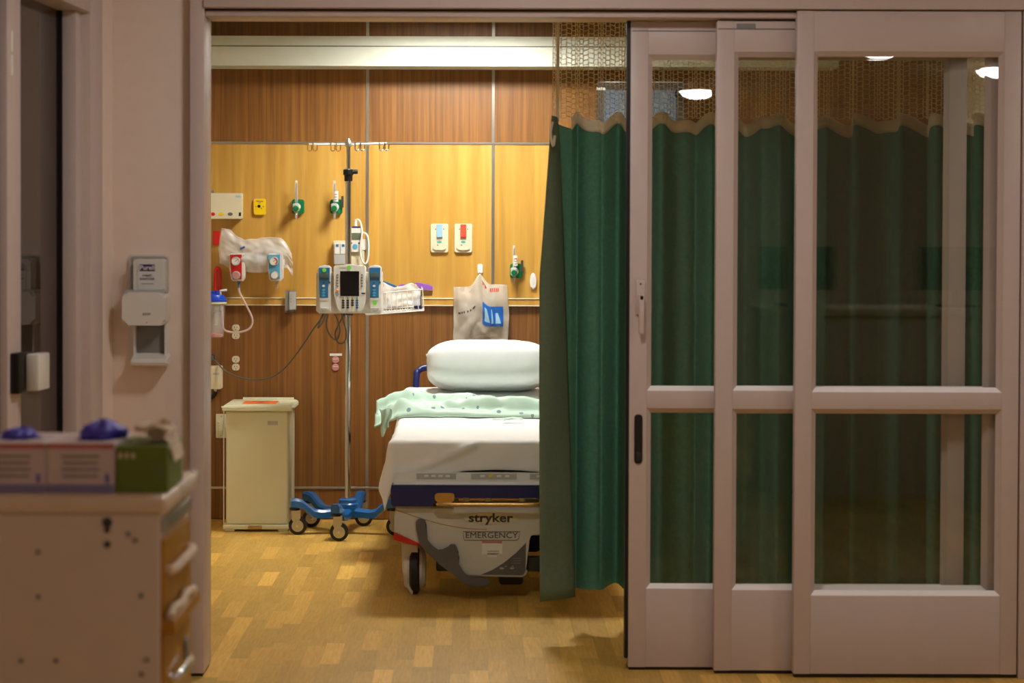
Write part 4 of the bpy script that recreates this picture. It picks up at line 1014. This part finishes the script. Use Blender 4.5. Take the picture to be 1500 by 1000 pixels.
for (a, b, c_, d_) in ((735, 832, 7, 4), (750, 832, 7, 4), (741, 829, 3, 2), (751, 829, 3, 2)):
    x, z = at(a, b, YH); obj('decal_mark', prism(ellipse(x, z, c_ / 720, d_ / 1000, 10), YH - .002, YH - .001), 'lightgrey', t, smooth=0)
for k in range(3):
    obj('decal_line', rrp(752 - k * 2, 763, 817 + k * 3.5, 818 + k * 3.5, YH - .0012, .0006, .0006, 0), 'grey', t)
obj('asset_label', rrp(706, 736, 792.5, 812, YH, .0012, .001, 0), 'bed_white', t)
obj('asset_label_band', rrp(706, 735.5, 792, 795.5, YH - .0012, .0006, .0006, 0), 'pink', t)
for k in range(2): obj('asset_line', rrp(714, 731, 806.5 + k * 3, 807.6 + k * 3, YH - .0012, .0006, .0005, 0), 'grey', t)
obj('asset_sticker', rrp(714, 728, 811, 816, YH, .0012, .001, 0), 'bed_white', t)
# wheels: big caster with pale fairing
def wheel(xc, yc, r, s):
    w = obj('caster_wheel', lathe([(.05, -.021), (r - .012, -.021), (r, -.012), (r, .012), (r - .012, .021), (.05, .021)], (xc, yc, r), 'X', 36), 'rubber', t)
    for sd in (-1, 1):
        pr = [(.004, 0.03), (r * .75, .026), (r * .86, .012), (r * .86, 0)]
        obj('wheel_cover', lathe([(a, sd * (.019 + b)) for a, b in reversed(pr)], (xc, yc, r + .006), 'X', 28), 'bed_shell', w)
    obj('fork', box(new(), xc - .024, xc + .024, yc - .04, yc + .04, r * 1.7, r * 2 + .04, .012), 'bed_shell', t)
wx = X_(607, YBD + .14, 830); wr = .105
for yc in (YBD + .22, YBD + 1.72):
    wheel(wx, yc, wr, -1); wheel(2 * BC - wx, yc, wr, 1)
# fairing hanging beside the wheel
fa = [(588, 794), (612, 797), (612, 810), (609, 830), (606, 850), (604, 872), (600, 868), (592, 850), (589, 835)]
obj('wheel_fairing', prism([at(a, b, YBD + .14) for a, b in reversed(fa)], YBD + .15, YBD + .20, r=.006), 'bed_shell', t)
obj('pedestal', box(new(), BC - .1, BC + .1, YBD + .5, YBD + .72, Z_(742, YH), zt1 - .05, .02), 'darkgrey', t)
obj('pedestal', box(new(), BC - .1, BC + .1, YBD + 1.3, YBD + 1.52, Z_(742, YH), zt1 - .05, .02), 'darkgrey', t)
# head push handles
for s in (-1, 1):
    Yh = YBD + 2.0
    x0_ = X_(610, Yh, 550) if s < 0 else 2 * BC - X_(610, Yh, 550)
    z0_ = zt1 + .0
    pts = [(x0_, Yh - .05, z0_ - .03), (x0_, Yh - .03, Z_(556, Yh)), (x0_ - s * .012, Yh, Z_(543, Yh)), (x0_ - s * .05, Yh + .02, Z_(538.5, Yh)), (x0_ - s * .14, Yh + .02, Z_(538.5, Yh))]
    obj('push_handle', tube(smoothpts(pts, 6), .017, 14), 'navy', t)

# mattress: foot section flat, head section raised
MX0, MX1 = BC - .392, BC + .392
MY0, MY1 = YBD + .135, YBD + 2.02
ZF = Z_(643, MY0 + .0)
def mtop(y):
    f = max(0, min(1, (y - (YBD + 1.0)) / .9)); f = f * f * (3 - 2 * f)
    return ZF - .012 + .085 * f
bm = new(); rings = []
for k in range(21):
    y = MY0 + (MY1 - MY0) * k / 20; zt_ = mtop(y); zb2_ = Z_(691, YBD + .12) + .002 + max(0, zt_ - mtop(MY0)) * .9
    ring_ = [(a, b) for a, b in rrect(MX0, MX1, zb2_, zt_, .03, 4)]
    rings.append([bm.verts.new((a, y, b)) for a, b in ring_])
n = len(rings[0])
for a, b in zip(rings, rings[1:]):
    for k in range(n): bm.faces.new((a[k], a[(k + 1) % n], b[(k + 1) % n], b[k]))
bm.faces.new(list(reversed(rings[0]))); bm.faces.new(rings[-1])
tag(obj('mattress', bm, 'darkgrey'), 'grey stretcher mattress under the white sheet', 'mattress')

# white sheet draped over the mattress
W_ = MX1 - MX0; Lm = MY1 - MY0 - .05
def fold(a, b):
    """small wrinkles"""
    return nz(a * 5, b * 3, 1) * .004 + nz(a * 14, b * 7, 5) * .0018
def fsheet(u, v):
    dl, df = .20, .20
    a = -dl + (W_ + 2 * dl) * u
    b = -df + (Lm + df) * (v ** 1.6 if False else v)
    frontlen = .142 + .010 * math.sin(u * 9) + (.05 * max(0, 1 - (a / .28)) if a < .28 else 0)
    if b < 0: b = b / df * frontlen
    ax = 0 if 0 <= a <= W_ else (-a if a < 0 else a - W_); ay = -b if b < 0 else 0
    sx_ = -1 if a < 0 else 1
    y = MY0 + max(0, b); x = MX0 + min(max(a, 0), W_)
    zt_ = mtop(y) + .006 + fold(a, b)
    d = math.hypot(ax, ay)
    if d < 1e-6: return Vector((x, y, zt_))
    dx, dy = sx_ * ax / d, -ay / d
    R = .025
    if d < R * PI / 2: o_ = R * math.sin(d / R); dz = R * (1 - math.cos(d / R))
    else: o_ = R + (.05 + .20 * abs(dx)) * (d - R * PI / 2); dz = R + (d - R * PI / 2)
    # long diagonal crease on the front drop
    cr = 0
    if ay > 0:
        s_ = (a - .02) / .30; line = .155 - .125 * s_
        cr = .026 * math.exp(-((ay - line) / .014) ** 2) * (1 if 0 <= s_ <= 1.05 else math.exp(-((s_ - .5) * 4) ** 2))
        cr += nz(a * 9, ay * 14, 7) * .007 + .004 * math.sin(a * 30 + ay * 20) * min(1, ay / .08)
    else: cr = nz(b * 6, ax * 10, 3) * .012
    o_ += cr
    return Vector((x + dx * (o_ - .0), y + dy * o_, zt_ - dz))
sh_ = obj('bed_sheet', grid(90, 110, fsheet), 'sheet', smooth=0); sh_.data.shade_smooth(); solidify(sh_, .0025, 1)
tag(sh_, 'white bed sheet draped over the mattress and its foot corner', 'bed sheet')
# crease along the top of the sheet
# patterned gown lying across the bed
def fgown(u, v):
    yA = YBD + 1.10 + .02 * math.sin(u * 5) ; wy = .30 + .04 * math.sin(u * 7 + 1)
    y = yA + wy * v
    a = -.15 + 1.05 * u
    x = MX0 + a
    z = mtop(y) + .018 + .022 * math.sin(PI * min(1, v * 1.02)) ** .5
    ridge = .045 * max(0, math.sin(v * 10 + 4 * nz(u * 3, v * 2, 2) + u * 5)) + .026 * nz(u * 9, v * 5, 8) + .012 * nz(u * 22, v * 9, 3)
    z += abs(ridge) * min(1, 6 * v) * min(1, 6 * (1 - v))
    if v < .02: z = mtop(y) + .012
    if a < 0:
        drop = (-a) ** 1.25 * (.55 + .35 * math.sin(v * 6)); z -= drop + .01 * nz(a * 30, v * 9, 1); x += .25 * (-a) * .3
    return Vector((x, y + .012 * nz(u * 12, v * 3, 6), z))
g_ = obj('patient_gown', grid(110, 40, fgown, uv=lambda u, v: (u * 1.05, v * .34)), 'gown', smooth=0); g_.data.shade_smooth(); solidify(g_, .003, 1)
tag(g_, 'pale green dotted gown rumpled across the middle of the bed', 'gown')
def fhang(u, v):
    px = 556 + 18 * u * (1 - .45 * v) + 4 * v + 1.5 * math.sin(v * 6) ; py = 598 + (42 - 16 * u) * v + 2 * math.sin(u * 7)
    p = P3(px, py, YBD + .92 + .06 * u)
    return p + Vector((0, .012 * math.sin(u * 9 + v * 3), 0))
hg = obj('gown_corner', grid(14, 18, fhang, uv=lambda u, v: (u * .2, v * .2)), 'gown', g_, smooth=0); hg.data.shade_smooth(); solidify(hg, .003, 0)
for (pts) in ([(721, 617), (733, 613), (746, 618), (752, 613), (764, 617)], [(738, 608), (745, 613), (758, 616), (766, 614)]):
    q = []
    for (a, b) in pts:
        Yg = YBD + .92; x, z = at(a, b, Yg); q.append(Vector((x, Yg + (614 - b) * .004, mtop(Yg) + .016 + .006 * ((a * 7) % 3))))
    bm = new(); q = smoothpts(q, 4); L1 = [bm.verts.new(p + Vector((0, -.012, 0))) for p in q]; L2 = [bm.verts.new(p + Vector((0, .012, .004))) for p in q]
    for k in range(len(q) - 1): bm.faces.new((L1[k], L1[k + 1], L2[k + 1], L2[k]))
    o = obj('gown_tie', bm, 'gown', g_, smooth=0); solidify(o, .002, 1)

# pillow
YPc = YBD + 1.72
zpb0 = mtop(YPc) + .022
pxc = BC + .005
PWX, PWY, PWZ = .305, .20, .118
def fpil(u, v):
    th = PI * (v - .5); ph = 2 * PI * u
    def se(c, e): return math.copysign(abs(c) ** e, c)
    e1, e2 = .46, .36
    x = PWX * se(math.cos(th), e1) * se(math.cos(ph), e2); y = PWY * se(math.cos(th), e1) * se(math.sin(ph), e2); z = PWZ * se(math.sin(th), .62)
    cx_ = abs(x / PWX); cy_ = abs(y / PWY)
    z *= 1 - .20 * cx_ ** 4
    x += .012 * nz(y * 9, z * 9, 2); z += .006 * nz(x * 8, y * 8, 5) + .003 * nz(x * 25, y * 20, 9)
    M = Matrix.Rotation(math.radians(-12), 3, 'X')
    p = M @ Vector((x, y, z))
    return Vector((pxc, YPc, zpb0 + PWZ + .012)) + Vector((p.x, -p.y, p.z)) if False else Vector((pxc + p.x, YPc + p.y, zpb0 + PWZ + .0 + p.z))
t = thing('pillow', 'plump white pillow at the head of the stretcher', 'pillow', (pxc, YPc, zpb0))
pl = obj('pillow_case', grid(64, 32, fpil), 'pillow', t, smooth=0)
bm = new(); bm.from_mesh(pl.data); bmesh.ops.remove_doubles(bm, verts=bm.verts, dist=.0008); bmesh.ops.recalc_face_normals(bm, faces=bm.faces); bm.to_mesh(pl.data); bm.free(); pl.data.shade_smooth()
obj('case_corner', prism([(pxc - PWX + .012, zpb0 + .185), (pxc - PWX - .006, zpb0 + .178), (pxc - PWX + .004, zpb0 + .150), (pxc - PWX + .02, zpb0 + .155)], YPc - .03, YPc - .022, r=.002), 'pillow', t)

# ================================================================== CURTAIN
YCU = 7.40
ZT, ZBT = 1.935, .145
t = thing('cubicle_curtain', 'green cubicle curtain with open net top behind the glass doors', 'curtain', (X_(800, 7.2), YCU, ZBT))
xs = X_(836, 7.33)
def fold_y(s):
    return .050 * math.sin(s * 36 + 1.6 * math.sin(s * 5.1)) + .020 * math.sin(s * 71 + 2 * math.sin(s * 3.3)) + .03 * math.sin(s * 7.7)
XR = 2.35
def path(u):
    s = u * (XR - xs); x = xs + s; return x + .007 * math.sin(s * 72 + 1), YCU + fold_y(s) * min(1, .5 + s * 5), s
def topz(s): return ZT - .006 + .020 * math.sin(s * 36 + 1.6 * math.sin(s * 5.1)) + .010 * math.sin(s * 71 + 2 * math.sin(s * 3.3))
def fcur(u, v):
    x, y, s = path(u); zt_ = topz(s) - .02; zb2_ = ZBT + .012 * math.sin(s * 11)
    k = 1 + .35 * v
    return Vector((x, YCU + (y - YCU) * k, zt_ + (zb2_ - zt_) * v))
c_ = obj('fabric', grid(420, 24, fcur), 'curtain', t, smooth=0); c_.data.shade_smooth()
def fedge(u, v):
    x, y, s = path(u); z = topz(s); return Vector((x, y - .003, z + .022 - .046 * v))
e_ = obj('edge_band', grid(420, 3, fedge), 'curtain_edge', t, smooth=0); e_.data.shade_smooth(); solidify(e_, .003, 0)
# hanging leading edge turned toward the corridor
fx0_, fx1_ = X_(800, 7.2, 180), X_(838, 7.2, 180)
def fflap(u, v):
    a0 = X_(807 - 17 * min(1, v * 3.0) + 6 * max(0, v - .6), 7.2, 500); a1 = X_(817 + 28 * v ** .8, 7.2, 500)
    x = a0 + (a1 - a0) * u; z = 1.945 + (.142 + .01 * u - 1.945) * v
    return Vector((x, 7.2 + .10 * (u ** 2) * (1 - .3 * v) + .008 * math.sin(v * 7 + u * 4), z))
f_ = obj('leading_hem', grid(14, 40, fflap), 'curtain_hem', t, smooth=0); f_.data.shade_smooth(); solidify(f_, .003, 0)
def fret(u, v):
    p0 = fflap(1.0, v); x, y, s = path(0.0); q = fcur(0.0, v)
    return p0.lerp(q, u) + Vector((-.03 * math.sin(PI * u), .0, 0))
f2 = obj('returned_fold', grid(10, 40, fret), 'curtain', t, smooth=0); f2.data.shade_smooth()
# net: real hexagon strands following the folds
bm = new(); cw, ch = .0120, .0255
def npos(s, z):
    x, y, _ = path(s / (XR - xs)); k = .75; return Vector((x, YCU + (y - YCU) * k, z))
def strand(s0, z0, s1, z1, w=.0016):
    p, q = npos(s0, z0), npos(s1, z1); d = (q - p); n = d.cross(Vector((0, 1, 0)))
    if n.length < 1e-6: return
    n.normalize(); n *= w
    bm.faces.new([bm.verts.new(a) for a in (p - n, p + n, q + n, q - n)])
s_ = -.072
col = 0
cw, ch = .0142, .0185
while s_ < XR - xs - .02:
    z = ZT + .012; k = 0
    while z < RZ - .02:
        zo = z + (0 if col % 2 else ch / 2); zg = .0016 * (1 if k % 2 else -1)
        strand(s_ + zg, z, s_ - zg, z + ch / 2 + .0006, .0014)
        strand(s_ - zg, z + ch / 2, s_ + zg, z + ch + .0006, .0014)
        strand(s_, zo, s_ + cw, zo + (.003 if col % 2 else -.003), .0013)
        z += ch; k += 1
    s_ += cw; col += 1
net = obj('net', bm, 'net', t, kind='stuff', smooth=0); solidify(net, .0012, 0)
bm = new()
def fst(u, v): return npos(-.066 + .020 * u, ZT + (RZ - .02 - ZT) * v) + Vector((.008, -.01, 0))
o = obj('net_border', grid(2, 12, fst), 'curtain_edge', t, smooth=0); solidify(o, .002, 0)
obj('net_header', B(xs - .12, XR, YCU - .012, YCU + .012, RZ - .035, RZ - .012), 'curtain_edge', t, smooth=0)
obj('snap_tie', tube(smoothpts([(X_(809, 7.18), 7.185, Z_(178, 7.18)), (X_(806, 7.18), 7.18, Z_(195, 7.18)), (X_(810, 7.18), 7.178, Z_(214, 7.18)), (X_(812, 7.18), 7.18, Z_(198, 7.18))], 5), .005, 8), 'curtain_edge', t)
tr = thing('curtain_track', 'pale ceiling track carrying the green curtain', 'curtain track', (0.5, YCU, RZ))
obj('track_rail', B(xs - .6, XR, YCU - .012, YCU + .012, RZ - .012, RZ), 'white', tr)
for k in range(14): obj('track_glider', B(xs - .1 + k * .13, xs - .085 + k * .13, YCU - .006, YCU + .006, RZ - .018, RZ - .011), 'white_plastic', tr)

# ================================================================== CORRIDOR THINGS
# sanitizer dispenser
YD = WYL
def dp(pxa, pxb, pya, pyb, yb, d, r, bev): return rrp(pxa, pxb, pya, pyb, YD - yb, d, r, bev)
t = thing_at('sanitizer_dispenser', 'white touch-free hand sanitizer dispenser with clear top on the painted wall', 'dispenser', 219, 536, YD)
obj('back_plate', dp(190, 248, 375, 532, 0, .012, .012, .003), 'white_plastic', t)
body = dp(185.5, 249, 427, 475, .012, .09, .02, .008)
obj('body', body, 'white_plastic', t)
obj('body_lip', dp(188, 247, 424, 429, .012, .082, .004, .002), 'lightgrey', t)
obj('refill_bottle', dp(199, 244, 379, 427, .014, .05, .008, .006), 'white', t)
lb_ = obj('refill_label', dp(202, 240, 382, 424, .064, .002, .003, .0005), 'white', t)
sw = dp(204.5, 227, 387, 397, .066, .001, .003, .0003)
lg = obj('logo', sw, 'purple_logo', lb_)
lx, lz = at(215.7, 392, YD - .067); text('Purell', lx, YD - .0678, lz, .022, 'white', lb_, bold=.0004)
lx, lz = at(215.5, 403.5, YD - .066); text('HAND', lx, YD - .0666, lz, .011, 'purple_logo', lb_)
lx, lz = at(215.5, 408.5, YD - .066); text('SANITIZER', lx, YD - .0666, lz, .0105, 'purple_logo', lb_)
obj('fine_print', dp(207, 225, 415, 416, .066, .0006, .0006, 0), 'grey', lb_)
cv = obj('clear_cover', dp(191, 248.5, 372.5, 427, .012, .076, .014, .008), 'clear', t)
lx, lz = at(215, 459, YD - .102); text('gojo', lx, YD - .1026, lz, .013, 'grey', t, sx=1.2)
obj('sensor_dot', lathe([(.002, 0), (.002, .001)], (lx, YD - .102, at(215, 472, YD - .1)[1]), 'Y', 10), 'red', t)
obj('splash_back', dp(200, 243, 474, 521, .012, .004, .002, .001), 'grey', t)
for (a, b) in ((197.5, 200.5), (243, 246.5)): obj('side_arm', dp(a, b, 472, 525, .012, .03, .001, .0008), 'white_plastic', t)
tx0, tz1 = at(193.5, 519, YD - .06); tx1, tz0 = at(247, 536, YD - .06)
bm = extr_x([(YD - .012, tz1 + .004), (YD - .09, tz1 - .014), (YD - .094, tz0 + .008), (YD - .08, tz0), (YD - .012, tz0 + .006)], tx0, tx1)
bmesh.ops.bevel(bm, geom=list(bm.edges), offset=.004, segments=2, affect='EDGES')
obj('drip_tray', bm, 'white_plastic', t)

# supply cart, end on
CY0, CY1 = 3.60, 4.00
t = thing('supply_cart', 'beige supply cart end-on in the foreground with amber side drawers', 'cart', (-.9, CY0 + .2, 0))
cr_ = X_(240, CY0, 800); cl_ = cr_ - .80
ztc = Z_(727, CY0, 240)
body = obj('body', box(new(), cl_, cr_ - .012, CY0 + .008, CY1 - .01, .10, ztc - .032, .004), 'cart_shell', t)
obj('worktop', box(new(), cl_ - .01, cr_ + .006, CY0 - .006, CY1 + .01, ztc - .034, ztc, .012, 3), 'cart_top', t)
obj('end_panel', box(new(), cl_, cr_ - .008, CY0, CY0 + .012, .10, ztc - .034, .003), 'cart_shell', t)
obj('raised_edge', box(new(), cr_ - .016, cr_ + .010, CY0 + .16, CY1 + .006, ztc - .026, ztc + .006, .008), 'clear_plastic', t)
def pin(px, py, r=.007):
    x, z = at(px, py, CY0); obj('bolt', lathe([(r, 0), (r * .8, .003)], (x, CY0, z), 'Y', 12), 'darkgrey' if px == 157 else 'grey', t)
for (px, py, r) in ((157, 776, .006), (157, 797, .007), (157, 765, .010), (188, 782, .005), (198, 791, .005), (56, 808, .005), (56, 874, .005), (207, 872, .005), (31, 967, .005), (82, 967, .005), (215, 966, .005), (207, 987, .005)): pin(px, py, r)
xs_ = cr_ - .012
def side(y0, y1, z0, z1, d, m, name, r=.004): return obj(name, box(new(), xs_, xs_ + d, y0, y1, z0, z1, r), m, t)
side(CY0 + .03, CY1 - .03, ztc - .075, ztc - .045, .010, 'silver', 'edge_rail')
dz = [(ztc - .085, ztc - .24), (ztc - .25, ztc - .40)]
d1_ = side(CY0 + .03, CY1 - .03, ztc - .255, ztc - .085, .008, 'amber', 'drawer')
d2_ = side(CY0 + .03, CY1 - .03, ztc - .43, ztc - .262, .008, 'amber', 'drawer')
d3_ = side(CY0 + .03, CY1 - .03, ztc - .70, ztc - .437, .008, 'amber', 'drawer')
zz = Z_(823, CY0 + .15, 270)
obj('drawer_handle', tube(smoothpts([(xs_ + .004, CY0 + .06, zz), (xs_ + .020, CY0 + .07, zz), (xs_ + .022, CY0 + .2, zz), (xs_ + .020, CY1 - .08, zz), (xs_ + .004, CY1 - .07, zz)], 5), .009, 10), 'tissue', d1_)
obj('open_tray', box(new(), xs_, xs_ + .03, CY0 + .02, CY1 - .04, ztc - .262, ztc - .235, .006), 'amber', t)
obj('tray_liner', tube(smoothpts([(xs_ + .02, CY0 + .03 + .05 * k, ztc - .225 + .004 * ((k * 5) % 3 - 1)) for k in range(7)], 4), .008, 8), 'tissue', t)
zz = Z_(975, CY0 + .2, 270)
obj('drawer_handle', tube(smoothpts([(xs_ + .004, CY0 + .1, zz), (xs_ + .022, CY0 + .12, zz), (xs_ + .022, CY1 - .13, zz), (xs_ + .004, CY1 - .12, zz)], 5), .008, 10), 'chrome', d3_)
obj('drawer_latch', box(new(), xs_ + .006, xs_ + .014, CY1 - .12, CY1 - .09, ztc - .36, ztc - .32, .004), 'grey', d2_)
for (xx, yy) in ((cl_ + .07, CY0 + .07), (cr_ - .09, CY0 + .07), (cl_ + .07, CY1 - .07), (cr_ - .09, CY1 - .07)):
    obj('caster', lathe([(.02, -.012), (.045, -.012), (.045, .012), (.02, .012)], (xx, yy, .045), 'X', 20), 'rubber', t)
    obj('caster_bracket', box(new(), xx - .02, xx + .02, yy - .02, yy + .02, .05, .101, .004), 'silver', t)

# glove boxes on the cart
def glove_box(pxa, pxb, yb, zh, label, popped):
    x0, x1 = X_(pxa, yb, 690), X_(pxb, yb, 690)
    t = thing('glove_box', label, 'glove box', ((x0 + x1) / 2, yb + .1, ztc), group='glove boxes on the cart')
    y1 = yb + .20
    b = obj('carton', box(new(), x0, x1, yb, y1, ztc, ztc + zh, .002, 1), 'box_white', t)
    obj('pink_stripe', B(x0 + .001, x1 - .001, yb - .0006, yb + .001, ztc + zh * .88, ztc + zh * .97), 'box_pink', b, smooth=0)
    obj('blue_stripe', B(x0 + .001, x1 - .001, yb - .0006, yb + .001, ztc + zh * .10, ztc + zh * .16), 'box_blue', b, smooth=0)
    obj('base_stripe', B(x0 + .001, x1 - .001, yb - .0004, yb + .001, ztc + .001, ztc + zh * .08), 'box_blue', b, smooth=0)
    for k in range(4):
        wd = (x1 - x0) * (.56 - .05 * (k % 2)); c = (x0 + x1) / 2
        obj('print_line', B(c - wd / 2, c + wd / 2, yb - .0006, yb + .001, ztc + zh * (.70 - .13 * k), ztc + zh * (.75 - .13 * k)), 'grey', b, smooth=0)
    obj('corner_mark', B(x1 - .018, x1 - .010, yb - .0006, yb + .001, ztc + zh * .2, ztc + zh * .38), 'box_blue', b, smooth=0)
    cx_ = (x0 + x1) / 2 + popped[0]; cy_ = yb + .09
    def fg(u, v):
        th = PI * (v - .5); ph = 2 * PI * u; rr = 1 + .42 * nz(math.cos(ph) * 2, math.sin(ph) * 2, v * 3 + popped[0] * 50) + .22 * nz(math.cos(ph) * 5, math.sin(ph) * 5, v * 8)
        return Vector((cx_ + popped[1] * rr * math.cos(th) * math.cos(ph), cy_ + .045 * rr * math.cos(th) * math.sin(ph), ztc + zh + popped[2] * (.35 + .75 * math.sin(th) * rr)))
    gl = obj('glove', grid(28, 16, fg), 'glove_violet', t, smooth=0); gl.data.shade_smooth()
    obj('dispensing_slot', prism(ellipse(0, 0, .042, .03, 24), 0, .0008), 'black', t, smooth=0).data.transform(Matrix.Translation(Vector((cx_, cy_, ztc + zh + .0004)) - ORG[t.name]) @ Matrix.Rotation(PI / 2, 4, 'X') @ Matrix.Translation(ORG[t.name]))
GH = .094
glove_box(-32, 67, CY0 + .05, GH, 'white glove box with flat violet glove at the frame edge', (-.006, .034, .016))
glove_box(68, 168, CY0 + .05, GH, 'white glove box with bulging violet glove beside the green box', (.022, .036, .032))
x0, x1 = X_(170, CY0 + .05, 690), X_(246, CY0 + .05, 690)
t = thing('tissue_box', 'olive green box with pale paper sticking out on the cart', 'box', ((x0 + x1) / 2, CY0 + .15, ztc))
b = obj('carton', box(new(), x0, x1, CY0 + .05, CY0 + .24, ztc, ztc + .088, .002, 1), 'box_green', t)
for k in range(3): obj('print_dot', prism(ellipse(x0 + .008 + k * .012, ztc + .070, .004, .006, 12), CY0 + .0494, CY0 + .051), 'tissue', b, smooth=0)
obj('print_chevron', prism([(x1 - .036, ztc + .056), (x1 - .014, ztc + .046), (x1 - .010, ztc + .034), (x1 - .022, ztc + .010), (x1 - .014, ztc + .032), (x1 - .018, ztc + .042)], CY0 + .0495, CY0 + .051), 'curtain_hem', b, smooth=0)
def ft(u, v):
    a = 2 * PI * u
    return Vector(((x0 + x1) / 2 + .012 + (.008 + .034 * v) * math.cos(a) * (1 + .3 * nz(u * 6, v * 2, 1)), CY0 + .15 + (.008 + .055 * v) * math.sin(a), ztc + .086 + .034 * math.sin(v * 2.2) + .012 * nz(u * 7, v * 4, 3)))
o = obj('paper', grid(28, 8, ft), 'tissue', t, smooth=0); solidify(o, .001, 0)
o = obj('paper_fold', grid(10, 8, lambda u, v: Vector((x1 - .012 + .02 * v, CY0 + .08 + .12 * u, ztc + .10 - .045 * v ** 2 + .006 * nz(u * 5, v * 5, 2)))), 'tissue', t, smooth=0); solidify(o, .001, 0)

# nurses' desk across the corridor, out of frame but mirrored in the panes
t = thing('nurses_desk', 'long corridor counter mirrored faintly in the right door pane', 'counter', (2.7, 1.6, 0))
obj('desk_front', B(1.75, 4.3, 1.85, 1.95, 0, 1.06, .004), 'cart_shell', t)
obj('desk_top', B(1.7, 4.35, 1.2, 2.0, 1.06, 1.10, .006), 'cart_top', t)
obj('desk_end', B(1.75, 1.85, 1.25, 1.86, 0, 1.06, .004), 'cart_shell', t)
for (mx_, lab) in ((1.95, 'dark desk monitor at the end of the corridor counter'), (2.9, 'dark desk monitor in the middle of the corridor counter')):
    t = thing('desk_monitor', lab, 'monitor', (mx_, 1.6, 1.10), group='desk monitors')
    obj('display', B(mx_ - .22, mx_ + .22, 1.6, 1.64, 1.20, 1.46, .006), 'midgrey', t)
    obj('stand_neck', B(mx_ - .03, mx_ + .03, 1.57, 1.60, 1.11, 1.36, .004), 'black', t)
    obj('stand_foot', B(mx_ - .11, mx_ + .11, 1.5, 1.68, 1.10, 1.115, .004), 'black', t)
